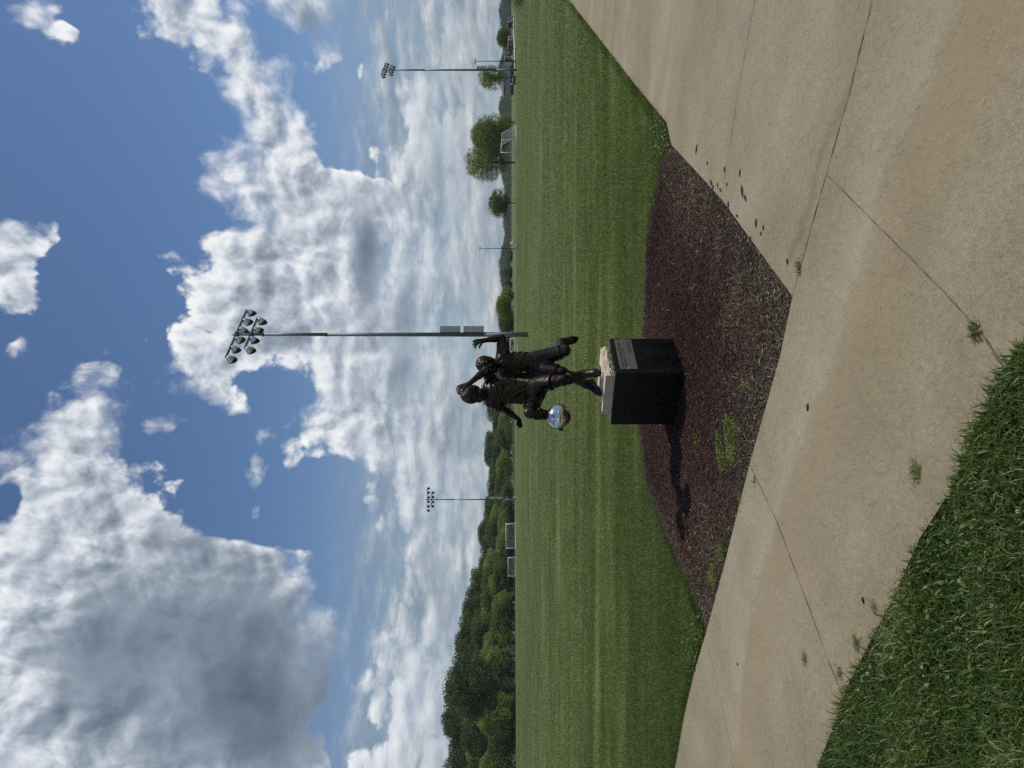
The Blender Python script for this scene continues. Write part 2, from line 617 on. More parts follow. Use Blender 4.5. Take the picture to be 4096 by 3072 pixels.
# outlines read off the photograph, as points of the level ground
R_EDGE = [GF(*q) for q in ((1450, 312), (1440, 265), (1370, 180), (1300, 90), (1230, 0))]        # lawn meets concrete on the right
R_EDGE += [(R_EDGE[-1][0] * 1.5, R_EDGE[-1][1] * 1.42)]
M_RIGHT = [GF(*q) for q in ((1712, 640), (1640, 542), (1560, 432), (1500, 366), (1450, 312))]     # mulch meets concrete, right side
M_LEFT = [GF(*q) for q in ((1712, 640), (1685, 770), (1620, 1000), (1562, 1230), (1527, 1360))]   # mulch meets concrete, left side
L_EDGE = [GF(*q) for q in ((1527, 1360), (1500, 1450), (1478, 1545), (1458, 1660))]
L_EDGE += [(L_EDGE[-1][0] * 2.2, L_EDGE[-1][1] * 1.10)]
V_EDGE = [GF(*q) for q in ((1765, 1660), (1792, 1590), (1832, 1480), (1880, 1385), (1930, 1290), (1985, 1165), (2060, 1050), (2110, 915), (2165, 800), (2212, 735))]
v0, v1 = V_EDGE[0], V_EDGE[-1]
V_EDGE = [(v0[0] - 4.5, v0[1] + 1.0)] + V_EDGE + [(v1[0] + .45, v1[1] - .55), (v1[0] + .9, v1[1] - 1.3), (v1[0] + 1.6, v1[1] - 3.2)]
M_BACK = [GF(*q) for q in ((1450, 312), (1425, 352), (1415, 420), (1398, 520), (1396, 640), (1392, 740), (1384, 900), (1392, 960), (1405, 1050), (1428, 1110), (1455, 1180), (1480, 1240), (1500, 1300), (1527, 1360))]
MULCH = M_LEFT[::-1] + M_RIGHT[1:] + M_BACK[1:-1]
MULCH = [q for q in MULCH]
CONC = L_EDGE[::-1] + M_LEFT[::-1][1:] + M_RIGHT[1:] + R_EDGE[1:]
right_far = [(17.5, 24.0), (22.0, 14.0), (20.0, 3.0), (10.0, -5.0)]
CONC = CONC + right_far + V_EDGE[::-1]
JOINTS = [
    [GF(1630, 0), GF(1590, 230), GF(1558, 428)],
    [GF(1885, 0), GF(1838, 190), GF(1787, 370), GF(1738, 545), GF(1712, 640)],
    [GF(1787, 378), GF(1900, 490), GF(2000, 590), GF(2115, 710), GF(2165, 785)],
    [GF(1620, 1003), GF(1680, 1130), GF(1740, 1290), GF(1795, 1440), GF(1822, 1505)],
    [GF(1527, 1390), GF(1552, 1480), GF(1575, 1600), GF(1590, 1700)],
]
JOINTS[0] = [(JOINTS[0][0][0] * 1.4, JOINTS[0][0][1] * 1.0)] + JOINTS[0]
JOINTS[1] = [(JOINTS[1][0][0] * 1.6, JOINTS[1][0][1] * 1.02)] + JOINTS[1]

# ---- materials
def lawn_material():
    m, t, b = material('lawn')
    geo = t.new('ShaderNodeNewGeometry').outputs['Position']
    streak = t.noise(t.v('MULTIPLY', geo, (.12, .55, 1)), 1.0, 6, .62)
    mid = t.noise(t.v('MULTIPLY', geo, (.5, 1.3, 1)), 1.4, 6, .65)
    fine = t.noise(t.v('MULTIPLY', geo, (16, 16, 16)), 1.0, 5, .7)
    far = t.smooth(t.sep(geo)[1], 112.0, 122.0)
    k = t.m('ADD', t.m('MULTIPLY', streak, .55), t.m('MULTIPLY', mid, .45))
    c = t.ramp(k, [(.30, (.042, .064, .012)), (.46, (.072, .100, .022)), (.58, (.108, .138, .038)), (.72, (.156, .176, .066))])
    fk = t.lin(fine, .25, .75, .45, 1.6)
    c = t.mix(1.0, c, t.xyz(fk, fk, fk), 'MULTIPLY')
    # beyond the pitch the grass is paler and longer
    c = t.mix(t.m('MULTIPLY', far, .55), c, (.086, .115, .040, 1))
    t.put(b.inputs['Base Color'], c)
    b.inputs['Roughness'].default_value = .75
    b.inputs['Specular IOR Level'].default_value = .25
    bp = t.new('ShaderNodeBump')
    bp.inputs['Strength'].default_value = .9
    bp.inputs['Distance'].default_value = .05
    t.put(bp.inputs['Height'], t.m('ADD', fine, t.m('MULTIPLY', mid, 1.5)))
    t.l.new(bp.outputs[0], b.inputs['Normal'])
    return m


GULLY = [G(*q) for q in ((3900, -150), (3798, 93), (3640, 470), (3529, 722), (3505, 890), (3409, 1204), (3326, 1444), (3270, 1620), (3178, 1832), (3130, 2054), (3030, 2323), (2974, 2740), (2930, 3150))]
STREAK = [G(*q) for q in ((3390, 340), (3320, 560), (3240, 790), (3150, 1040))]


def poly_dist(t, geo, line):
    """signed-side distance to a polyline on the ground: (distance, side)"""
    px, py, _ = t.sep(geo)
    best = None
    for (x1, y1), (x2, y2) in zip(line[:-1], line[1:]):
        ux, uy = x2 - x1, y2 - y1
        L2 = ux * ux + uy * uy
        a = t.m('SUBTRACT', px, x1)
        b = t.m('SUBTRACT', py, y1)
        k = t.m('MULTIPLY_ADD', a, ux / L2, t.m('MULTIPLY', b, uy / L2), clamp=True)
        da = t.m('MULTIPLY_ADD', k, -ux, a)
        db = t.m('MULTIPLY_ADD', k, -uy, b)
        d = t.m('SQRT', t.m('MULTIPLY_ADD', da, da, t.m('MULTIPLY', db, db)))
        cr = t.m('MULTIPLY_ADD', a, uy, t.m('MULTIPLY', b, -ux))      # >0 on the right of the line
        sg = t.m('MULTIPLY', d, t.m('SIGN', cr))
        if best is None: best = (d, sg)
        else:
            nearer = t.m('LESS_THAN', d, best[0])
            nd = t.m('MINIMUM', d, best[0])
            ns = t.m('ADD', t.m('MULTIPLY', sg, nearer), t.m('MULTIPLY', best[1], t.m('SUBTRACT', 1.0, nearer)))
            best = (nd, ns)
    return best


SIDE = 1


def concrete_material():
    m, t, b = material('concrete')
    geo = t.new('ShaderNodeNewGeometry').outputs['Position']
    # direction along the walk
    ang = math.atan2(JOINTS[1][1][1] - JOINTS[1][-1][1], JOINTS[1][1][0] - JOINTS[1][-1][0])
    mp = t.new('ShaderNodeMapping')
    mp.inputs['Rotation'].default_value = (0, 0, -ang)
    t.put(mp.inputs['Vector'], geo)
    al = mp.outputs[0]
    stain = t.noise(t.v('MULTIPLY', al, (.30, .85, 1)), 1.0, 4, .5)
    blot = t.noise(geo, 1.7, 7, .62)
    grain = t.noise(geo, 85.0, 5, .75)
    sand = t.noise(geo, 260.0, 2, .6)
    c = t.ramp(stain, [(.28, (.222, .180, .108)), (.40, (.253, .214, .136)), (.52, (.268, .232, .156)), (.64, (.292, .258, .182)), (.76, (.240, .193, .113))])
    k = t.m('MULTIPLY', t.lin(blot, .3, .7, .84, 1.14), t.lin(grain, .25, .75, .66, 1.26))
    k = t.m('MULTIPLY', k, t.lin(t.noise(geo, 27.0, 4, .75), .3, .7, .84, 1.14))
    k = t.m('MULTIPLY', k, t.lin(sand, .3, .7, .74, 1.2))
    c = t.mix(1.0, c, t.xyz(k, k, k), 'MULTIPLY')
    # brown and grey water marks
    c = t.mix(t.smooth(t.noise(t.v('MULTIPLY', al, (.5, 1.5, 1)), 1.0, 5, .6), .55, .75, 0, .30), c, (.235, .165, .085, 1))
    c = t.mix(t.smooth(t.noise(geo, 3.1, 8, .7), .54, .76, 0, .45), c, (.17, .15, .125, 1))
    c = t.mix(t.smooth(t.noise(t.v('MULTIPLY', al, (.22, .7, 1)), 1.3, 3, .5), .50, .66, 0, .30), c, (.275, .218, .125, 1))
    # run-off line along the walk: pale on the bed side, tan silt on the low side
    wob = t.v('ADD', geo, t.v('SCALE', t.v('SUBTRACT', t.noise(geo, 2.2, 4, .6, out='Color'), (.5, .5, .5)), s=.35))
    gd, gs = poly_dist(t, wob, GULLY)
    br = t.noise(geo, 1.3, 3, .5)
    pale = t.m('MULTIPLY', t.smooth(gs, -.02, .05), t.smooth(gs, .42, .05))
    tan_ = t.m('MULTIPLY', t.smooth(gs, .02, -.05), t.smooth(gs, -.75, -.05))
    if SIDE < 0: pale, tan_ = (t.m('MULTIPLY', t.smooth(gs, .02, -.05), t.smooth(gs, -.42, -.05)), t.m('MULTIPLY', t.smooth(gs, -.02, .05), t.smooth(gs, .75, .05)))
    c = t.mix(t.m('MULTIPLY', pale, t.lin(br, .35, .65, .05, .34)), c, (.36, .318, .232, 1))
    c = t.mix(t.m('MULTIPLY', tan_, t.lin(br, .3, .6, .2, .60)), c, (.242, .190, .112, 1))
    kd, ks = poly_dist(t, wob, STREAK)
    c = t.mix(t.m('MULTIPLY', t.smooth(kd, .06, .01), t.lin(grain, .35, .6, .15, .55)), c, (.13, .115, .09, 1))
    # pits, grit and pale chips
    pit = t.voro(geo, 46.0)
    pit_on = t.smooth(t.noise(geo, 9.0, 3, .6), .52, .62)
    c = t.mix(t.m('MULTIPLY', t.smooth(pit, .15, .05), t.m('MULTIPLY', pit_on, .8)), c, (.055, .046, .036, 1))
    chip = t.voro(t.v('ADD', geo, (3.3, 7.1, 0)), 60.0)
    c = t.mix(t.m('MULTIPLY', t.smooth(chip, .11, .06), t.smooth(t.noise(geo, 14.0, 2), .56, .62)), c, (.52, .48, .40, 1))
    t.put(b.inputs['Base Color'], c)
    b.inputs['Roughness'].default_value = .9
    b.inputs['Specular IOR Level'].default_value = .25
    bp = t.new('ShaderNodeBump')
    bp.inputs['Strength'].default_value = .6
    bp.inputs['Distance'].default_value = .006
    h = t.m('ADD', t.m('MULTIPLY', grain, .8), t.m('MULTIPLY', t.smooth(pit, .0, .2), t.m('MULTIPLY', pit_on, .8)))
    h = t.m('ADD', h, t.m('MULTIPLY', t.noise(geo, 22.0, 4), .8))
    t.put(bp.inputs['Height'], h)
    t.l.new(bp.outputs[0], b.inputs['Normal'])
    return m


def soil_material():
    m, t, b = material('soil')
    geo = t.new('ShaderNodeNewGeometry').outputs['Position']
    n = t.noise(geo, 30, 7, .7)
    t.put(b.inputs['Base Color'], t.ramp(n, [(.3, (.012, .008, .006)), (.6, (.034, .022, .016)), (.8, (.075, .055, .042))]))
    b.inputs['Roughness'].default_value = .95
    bp = t.new('ShaderNodeBump')
    bp.inputs['Strength'].default_value = 1.0
    bp.inputs['Distance'].default_value = .03
    t.put(bp.inputs['Height'], n)
    t.l.new(bp.outputs[0], b.inputs['Normal'])
    return m


def tone_material(name, stops, rough=.7, trans=0.0, spec=.3):
    """colour picked per face from a stored random tone"""
    m, t, b = material(name)
    at = t.new('ShaderNodeAttribute', attribute_name='tone')
    c = t.ramp(at.outputs['Fac'], stops)
    t.put(b.inputs['Base Color'], c)
    b.inputs['Roughness'].default_value = rough
    b.inputs['Specular IOR Level'].default_value = spec
    if trans:
        out = [n for n in t.n if n.type == 'OUTPUT_MATERIAL'][0]
        tr = t.new('ShaderNodeBsdfTranslucent')
        t.put(tr.inputs['Color'], t.mix(1.0, c, (1.15, 1.25, .55, 1), 'MULTIPLY'))
        mx = t.new('ShaderNodeMixShader')
        mx.inputs[0].default_value = trans
        t.l.new(b.outputs[0], mx.inputs[1])
        t.l.new(tr.outputs[0], mx.inputs[2])
        t.l.new(mx.outputs[0], out.inputs['Surface'])
    return m


M_LAWN = lawn_material()
M_CONC = concrete_material()
M_SOIL = soil_material()
GRASS_STOPS = [(0.0, (0.026, 0.044, 0.008)), (.30, (0.058, 0.090, 0.018)), (.55, (0.114, 0.149, 0.037)), (.78, (0.191, 0.222, 0.075)), (.92, (0.313, 0.336, 0.154)), (1.0, (0.487, 0.464, 0.264))]
M_BLADE = tone_material('grass blades', GRASS_STOPS, .5, .34, .28)
M_CHIP = tone_material('shredded bark', [(0.0, (0.015, 0.009, 0.007)), (.30, (0.040, 0.018, 0.016)), (.52, (0.083, 0.039, 0.031)), (.70, (0.144, 0.081, 0.060)), (.85, (0.237, 0.165, 0.118)), (1.0, (0.500, 0.390, 0.264))], .85, 0, .2)
M_WEED = tone_material('weed leaves', [(0.0, (.030, .050, .006)), (.5, (.082, .120, .014)), (.85, (.140, .180, .028)), (1.0, (.21, .22, .07))], .5, .3, .4)
M_STRAW = tone_material('dry straw', [(0.0, (.13, .10, .06)), (.6, (.30, .25, .15)), (1.0, (.48, .43, .29))], .8, .1, .2)

# ---- the ground sheet out to the skyline
SINK = -.035
xs = np.concatenate([-np.geomspace(4500, 8, 34), np.linspace(-7, 7, 13), np.geomspace(8, 4500, 34)])
ys = np.concatenate([[-60, -20, -6], np.linspace(0, 18, 10), np.linspace(20, 140, 49), np.linspace(145, 460, 64), np.geomspace(470, 5000, 30)])
XX, YY = np.meshgrid(xs, ys)
ZZ = gz(YY, XX)
lump = .35 * np.sin(XX * .021 + 1.3) * np.sin(YY * .017) + .18 * np.sin(XX * .05 + YY * .03)
ZZ = ZZ + SINK + lump * np.clip((YY - 320) / 200, 0, 1)
V = np.stack([XX.ravel(), YY.ravel(), ZZ.ravel()], 1)
nx, ny = len(xs), len(ys)
ii, jj = np.meshgrid(np.arange(nx - 1), np.arange(ny - 1))
b0 = (jj * nx + ii).ravel()
ground = mesh_np('lawn', V, np.stack([b0, b0 + 1, b0 + nx + 1, b0 + nx], 1), mat=M_LAWN, smooth=True)
tag(ground, 'mown green soccer field running from the concrete walk to the skyline', kind='structure')


def slab(name, poly, top, bottom, mat, cut=None):
    bm = bmesh.new()
    vs = [bm.verts.new((x, y, top)) for x, y in poly]
    f = bm.faces.new(vs)
    if f.normal.z < 0: f.normal_flip()
    bm.normal_update()
    r = bmesh.ops.extrude_face_region(bm, geom=[f])
    for v in r['geom']:
        if isinstance(v, bmesh.types.BMVert): v.co.z = bottom
    bmesh.ops.recalc_face_normals(bm, faces=bm.faces[:])
    bmesh.ops.triangulate(bm, faces=[q for q in bm.faces if len(q.verts) > 4])
    me = bpy.data.meshes.new(name)
    bm.to_mesh(me)
    bm.free()
    me.materials.append(mat)
    o = bpy.data.objects.new(name, me)
    COL.objects.link(o)
    return o


conc_line = [q for q in CONC]
walk = slab('concrete_path', conc_line, 0.0, -.14, M_CONC)
tag(walk, 'pale worn concrete walk with tooled joints wrapping round the mulch bed', kind='structure')
# joints: dark dirt-filled lines lying in the walk
M_JOINT = simple_mat('joint dirt', (.125, .102, .075), .95, var=.5, vscale=30)
mb = MB()
for ji, j in enumerate(JOINTS):
    w = (.0024, .0034, .0036, .0028, .0020)[ji]
    ln = refine(j, .05, .0025, seed=ji)
    top = .0035
    r = random.Random(40 + ji)
    prev = None
    vs, fs = [], []
    for i, (x, y) in enumerate(ln):
        a = ln[max(i - 1, 0)]
        c = ln[min(i + 1, len(ln) - 1)]
        tx, ty = c[0] - a[0], c[1] - a[1]
        L = math.hypot(tx, ty)
        nx_, ny_ = -ty / L, tx / L
        ww = w * r.uniform(.25, 1.5)
        vs += [(x + nx_ * ww, y + ny_ * ww, top), (x - nx_ * ww, y - ny_ * ww, top)]
        if i: fs.append((2 * i - 2, 2 * i - 1, 2 * i + 1, 2 * i))
    mb.add(vs, fs)
jo = mb.build('path_joint', M_JOINT)
tag(jo, 'dark dirt-filled joints crossing the concrete walk', kind='structure')


def mulch_h(x, y):
    d = np.minimum(dist_line(x, y, M_LEFT), dist_line(x, y, M_RIGHT))
    return -.024 - .022 * np.exp(-((x - .1) ** 2 + (y - 6.5) ** 2) / .18) + .048 * np.clip(d / 2.6, 0, 1) + .006 * np.sin(x * 9 + y * 4) * np.sin(y * 7 - x * 3)


# soil sheet of the bed
mx, my = np.meshgrid(np.linspace(-3.6, 2.9, 110), np.linspace(3.9, 9.2, 90))
mz = mulch_h(mx, my)
ins = pip(mx, my, MULCH) | (np.minimum(dist_line(mx, my, M_BACK), 9) < .12)
cell = ins[:-1, :-1] & ins[1:, :-1] & ins[:-1, 1:] & ins[1:, 1:]
ccx, ccy = (mx[:-1, :-1] + mx[1:, 1:]) / 2, (my[:-1, :-1] + my[1:, 1:]) / 2
j2, i2 = np.nonzero(cell | (pip(ccx, ccy, MULCH)))
b0 = j2 * 110 + i2
mz2 = np.minimum(mz, np.where(ins, mz, -.03))
bed = mesh_np('mulch_soil', np.stack([mx.ravel(), my.ravel(), mz2.ravel()], 1), np.stack([b0, b0 + 1, b0 + 111, b0 + 110], 1), mat=M_SOIL, smooth=True)
tag(bed, 'dark soil under the bark mulch around the pedestal', kind='structure')

# shredded bark: many small splinters
def splinters(n, poly, box, lmin, lmax, wmin, wmax, zf, tone_f, seed, tilt=.35, keep=None):
    g = np.random.default_rng(seed)
    x = g.uniform(box[0], box[1], n * 3)
    y = g.uniform(box[2], box[3], n * 3)
    k = pip(x, y, poly)
    if keep is not None: k &= keep(x, y, g)
    x, y = x[k][:n], y[k][:n]
    n = len(x)
    L = g.uniform(lmin, lmax, n) * g.uniform(.5, 1.2, n)
    wd = g.uniform(wmin, wmax, n)
    th = wd * g.uniform(.35, .8, n)
    yaw = g.uniform(0, 2 * np.pi, n)
    pit = g.normal(0, tilt, n)
    rol = g.uniform(-.7, .7, n)
    ca, sa, cp, sp = np.cos(yaw), np.sin(yaw), np.cos(pit), np.sin(pit)
    e1 = np.stack([ca * cp, sa * cp, sp], 1)
    e2 = np.stack([-sa, ca, np.zeros(n)], 1)
    e3 = np.cross(e1, e2)
    e2r = e2 * np.cos(rol)[:, None] + e3 * np.sin(rol)[:, None]
    e3r = -e2 * np.sin(rol)[:, None] + e3 * np.cos(rol)[:, None]
    c = np.stack([x, y, zf(x, y) + np.abs(sp) * L * .4 + g.uniform(0, .014, n)], 1)
    bend = (g.normal(0, .12, n) * L)[:, None] * e2r
    vs = []
    for s, tap in ((-.5, .55), (0.0, 1.0), (.5, .4)):
        mid = c + e1 * (L * s)[:, None] + (bend if s == 0 else 0)
        for a, h in ((-.5, 0), (.5, 0), (0, 1)):
            vs.append(mid + e2r * (wd * a * tap)[:, None] + e3r * (th * h * tap)[:, None])
    Vv = np.stack(vs, 1).reshape(-1, 3)
    base = np.arange(n)[:, None] * 9
    q = []
    for r_ in (0, 3):
        for a, b_ in ((0, 1), (1, 2), (2, 0)):
            q.append(np.concatenate([base + r_ + a, base + r_ + b_, base + r_ + 3 + b_, base + r_ + 3 + a], 1))
    Fc = np.stack(q, 1).reshape(-1, 4)
    tone = np.repeat(np.clip(tone_f(x, y, g), 0, 1), 6)
    return Vv, Fc, tone


def edge_d(x, y):
    return np.minimum(dist_line(x, y, M_LEFT), dist_line(x, y, M_RIGHT))


def chip_tone(x, y, g):
    d = edge_d(x, y)
    t_ = g.normal(.40, .17, len(x)) + .16 * (g.random(len(x)) < .05) + .3 * (g.random(len(x)) < .012)
    near = np.clip(1 - d / .75, 0, 1)
    near = near + .8 * np.clip(1 - dist_line(x, y, M_BACK) / .28, 0, 1)
    return t_ + near * g.uniform(.0, .22, len(x)) + .10 * np.sin(x * 2.1 + 1) * np.sin(y * 1.7)


box = (-3.6, 3.0, 4.0, 9.4)
M_OLDCHIP = tone_material('weathered bark', [(0.0, (0.024, 0.018, 0.013)), (.35, (0.060, 0.046, 0.034)), (.6, (0.117, 0.092, 0.066)), (.85, (0.217, 0.175, 0.124)), (1.0, (0.510, 0.406, 0.260))], .9, 0, .15)
V1, F1, t1 = splinters(95000, MULCH, box, .018, .052, .0032, .0085, mulch_h, chip_tone, 3)
V2, F2, t2 = splinters(30000, MULCH, box, .008, .022, .003, .008, mulch_h, lambda x, y, g: chip_tone(x, y, g) + .06, 4, keep=lambda x, y, g: g.random(len(x)) < np.clip(1.25 - edge_d(x, y) / .8, .12, 1))
Vm, Fm, tm = np.concatenate([V1, V2]), np.concatenate([F1, F2 + len(V1)]), np.concatenate([t1, t2])
cx_ = Vm[::9][:, :2]
dd_ = edge_d(cx_[:, 0], cx_[:, 1]) + .22 * patch_noise(cx_[:, 0], cx_[:, 1], 3.0, 44)
bk_ = dist_line(cx_[:, 0], cx_[:, 1], M_BACK) + .1 * patch_noise(cx_[:, 0], cx_[:, 1], 6.0, 45)
old_ = (np.random.default_rng(46).random(len(cx_)) < np.clip(1.05 - dd_ / .95, .04, .95)) | (bk_ < .16)
mulch = mesh_np('bark_mulch', Vm, Fm, mats=[M_CHIP, M_OLDCHIP], midx=np.repeat(old_.astype(int), 6), attr={'tone': tm})
tag(mulch, 'dark reddish brown shredded bark mulch filling the bed round the pedestal', kind='stuff')

# ---- grass blades
def blades(x, y, z, h, w, lean, tone, g, curved=False):
    n = len(x)
    yaw = g.uniform(0, 2 * np.pi, n)
    ly = g.uniform(0, 2 * np.pi, n)
    ex = np.stack([np.cos(yaw), np.sin(yaw), np.zeros(n)], 1)
    ld = np.stack([np.cos(ly), np.sin(ly), np.zeros(n)], 1)
    p = np.stack([x, y, z], 1)
    up = np.array([0, 0, 1.0])
    tip = p + up * (h * np.cos(lean))[:, None] + ld * (h * np.sin(lean))[:, None]
    if not curved:
        Vv = np.stack([p - ex * (w / 2)[:, None], p + ex * (w / 2)[:, None], tip], 1).reshape(-1, 3)
        return Vv, (np.arange(n)[:, None] * 3 + np.arange(3)[None]), tone
    m1 = p + up * (h * .42 * np.cos(lean * .4))[:, None] + ld * (h * .42 * np.sin(lean * .4))[:, None]
    m2 = p + up * (h * .78 * np.cos(lean * .7))[:, None] + ld * (h * .78 * np.sin(lean * .75))[:, None]
    tip = p + up * (h * np.cos(lean) * .96)[:, None] + ld * (h * np.sin(lean) * 1.05)[:, None]
    wv = ex * (w / 2)[:, None]
    Vv = np.stack([p - wv * .8, p + wv * .8, m1 - wv, m1 + wv, m2 - wv * .7, m2 + wv * .7, tip - wv * .08, tip + wv * .08], 1).reshape(-1, 3)
    b = np.arange(n)[:, None] * 8
    q = np.stack([np.concatenate([b + a, b + a + 1, b + a + 3, b + a + 2], 1) for a in (0, 2, 4)], 1).reshape(-1, 4)
    return Vv, q, np.repeat(tone, 3)


LAWN_KEEP_OUT = [CONC, MULCH]
g = np.random.default_rng(21)


def lawn_points(n, d0_, d1_, power):
    u = g.random(n)
    d = (d0_ ** power + u * (d1_ ** power - d0_ ** power)) ** (1 / power)
    x = g.uniform(-.585, .585, n) * d
    rag = g.random(n) ** 2 * (.10 + .06 * np.sin(x * 5.3) + .05 * np.sin(x * 13.7 + d))
    k = ~pip(x, d, MULCH) | ((dist_line(x, d, M_BACK) < rag) & (edge_d(x, d) > .12))
    k &= ~pip(x, d, CONC) | ((np.minimum(dist_line(x, d, R_EDGE), dist_line(x, d, L_EDGE)) < .3 * rag) & (d > 4.6))
    k &= ~((d < 4.6) & (x > -99))
    return x[k], d[k]


def lawn_zone(n_, da, db, hmul, wmul):
    x, y = lawn_points(n_, da, db, -.35)
    n = len(x)
    edge = np.minimum(np.minimum(dist_line(x, y, M_BACK), dist_line(x, y, R_EDGE)), dist_line(x, y, L_EDGE))
    pn = patch_noise(x, y, 1.1, 5) + .6 * patch_noise(x, y, 3.5, 6)
    pn = pn + .9 * patch_noise(x * .22, y * 1.1, 1.5, 7)
    h = g.uniform(.026, .048, n) * hmul * (1 + .16 * pn) * np.where(edge < .16, 2.1, 1.0)
    w = np.clip(.0036 * y / 7.0, .0036, .05) * g.uniform(.7, 1.4, n) * wmul
    big = patch_noise(x * .35, y * .8, .55, 17)
    worn = np.clip(patch_noise(x * .5, y * 1.3, .9, 18) - .45, 0, 1)
    st = patch_noise(x * .62, y * 1.3, 2.0, 61) + .7 * patch_noise(x * .9, y * 1.6, 4.0, 62) + .2 * patch_noise(x * .30, y * 1.4, 2.4, 64) * np.clip(patch_noise(x * .3, y * .4, 1.0, 63) + .6, 0, 1.4)
    tone = np.clip(g.normal(.56, .16, n) + .12 * st + .16 * pn + .20 * big + .32 * worn - .13 * (edge < .16) + .06 * np.clip((y - 20) / 60, 0, 1) + .30 * (g.random(n) < .04), 0, .96)
    # bleached strip where the lawn meets the back of the bed, right of the pedestal
    strip = (dist_line(x, y, [GF(1402, 540), GF(1398, 640), GF(1393, 735)]) < .24 + .05 * np.sin(x * 9)) & (x > .40)
    tone = np.where(strip, np.clip(g.normal(.90, .05, n), .78, 1), tone)
    h = np.where(strip, h * .7, h)
    return blades(x, y, gz(y, x) + SINK, h, w, np.abs(g.normal(.6, .3, n)), tone, g)


Va, Fa, ta = lawn_zone(560000, 6.0, 15.0, 1.0, 1.0)
Vb, Fb, tb = lawn_zone(420000, 15.0, 116.0, 1.15, 1.15)
lawn_grass = mesh_np('lawn_grass', np.concatenate([Va, Vb]), np.concatenate([Fa, Fb + len(Va)]), mat=M_BLADE, attr={'tone': np.concatenate([ta, tb])})
tag(lawn_grass, 'short mown grass blades covering the lawn behind the mulch bed', kind='stuff')

# the rough verge at the lower left, close to the camera
VERGE = V_EDGE + [(v1[0] + 1.6, -4.0), (-9.0, -4.0), (v0[0] - 4.5, v0[1] - 4)]
n0 = 150000
d = (1.9 ** -.2 + g.random(n0) * (5.2 ** -.2 - 1.9 ** -.2)) ** (1 / -.2)
x = g.uniform(-.60, .40, n0) * d
ed = dist_line(x, d, V_EDGE)
k = (pip(x, d, VERGE)) & (ed > .05 * g.random(n0))
x, y, ed = x[k][:78000], d[k][:78000], ed[k][:78000]
n = len(x)
pn = patch_noise(x, y, 4.0, 9)
h = g.uniform(.042, .098, n) * (1 + .3 * pn)
w = g.uniform(.0032, .0078, n)
lean = np.abs(g.normal(.72, .36, n))
tone = np.clip(g.normal(.50, .18, n) + .10 * pn + .40 * (g.random(n) < .025), 0, 1)
dead = patch_noise(x, y, 6.0, 10) > .72
tone = np.where(dead & (g.random(n) < .55), np.clip(g.normal(.88, .06, n), 0, 1), tone)
Vv, Fv, tv = blades(x, y, np.full(n, -.03), h, w, lean, tone, g, curved=True)
M_VERGE = tone_material('verge blades', [(0.0, (.018, .040, .006)), (.30, (.042, .082, .013)), (.55, (.080, .130, .026)), (.78, (.130, .178, .048)), (.92, (.23, .26, .11)), (1.0, (.36, .34, .20))], .45, .34, .4)
verge = mesh_np('verge_grass', Vv, Fv, mat=M_VERGE, attr={'tone': tv}, smooth=False)
tag(verge, 'long rough grass with clover on the near corner of the verge', kind='stuff')


def leaf_patch(name, pts_xy, z, size, seed, mat, lo, hi, per=1, lift=.03):
    """low broad leaves: small tilted quads with a fold"""
    gg = np.random.default_rng(seed)
    px, py = pts_xy
    n_ = len(px)
    s = gg.uniform(.6, 1.3, n_) * size
    yaw = gg.uniform(0, 6.283, n_)
    ti = gg.normal(0, .45, n_)
    e1 = np.stack([np.cos(yaw) * np.cos(ti), np.sin(yaw) * np.cos(ti), np.sin(ti)], 1)
    e2 = np.stack([-np.sin(yaw), np.cos(yaw), gg.normal(0, .35, n_)], 1)
    zz = z(px, py) if callable(z) else np.full(n_, z)
    c = np.stack([px, py, zz + gg.uniform(.2, 1, n_) * lift], 1)
    a = c - e1 * s[:, None] * .6
    b_ = c + e2 * s[:, None] * .42 + np.array([0, 0, 1]) * (s * .12)[:, None]
    d_ = c - e2 * s[:, None] * .42 + np.array([0, 0, 1]) * (s * .12)[:, None]
    t_ = c + e1 * s[:, None] * .6
    Vv = np.stack([a, d_, t_, b_], 1).reshape(-1, 3)
    Fq = np.arange(n_)[:, None] * 4 + np.array([[0, 1, 2], [0, 2, 3]]).reshape(1, -1)
    Fq = Fq.reshape(-1, 3)
    return mesh_np(name, Vv, Fq, mat=mat, attr={'tone': np.repeat(gg.uniform(lo, hi, n_), 2)})


# clover in the verge and its white heads
n = 4200
x = g.uniform(-1.7, .9, n)
y = g.uniform(2.0, 4.2, n)
k = pip(x, y, VERGE) & (patch_noise(x, y, 5.0, 12) > .1)
clover = leaf_patch('verge_clover', (x[k], y[k]), -.02, .016, 31, M_WEED, .2, .9, lift=.075)
tag(clover, 'green clover leaves scattered low through the verge grass', kind='stuff')
# broad-leaved weeds where lawn, bed and walk meet at the right, and at the far left point of the bed
q = GF(1438, 285)
x = np.concatenate([g.normal(q[0], .40, 1900), g.normal(GF(1518, 1420)[0], .28, 900)])
y = np.concatenate([g.normal(q[1], .38, 1900), g.normal(GF(1512, 1420)[1], .22, 900)])
k = ~pip(x, y, CONC) & ~pip(x, y, MULCH)
edge_weeds = leaf_patch('edge_weeds', (x[k], y[k]), -.02, .026, 33, M_WEED, .1, .7, lift=.05)
tag(edge_weeds, 'bright broad leaved weeds where the lawn corners meet the concrete', kind='stuff')


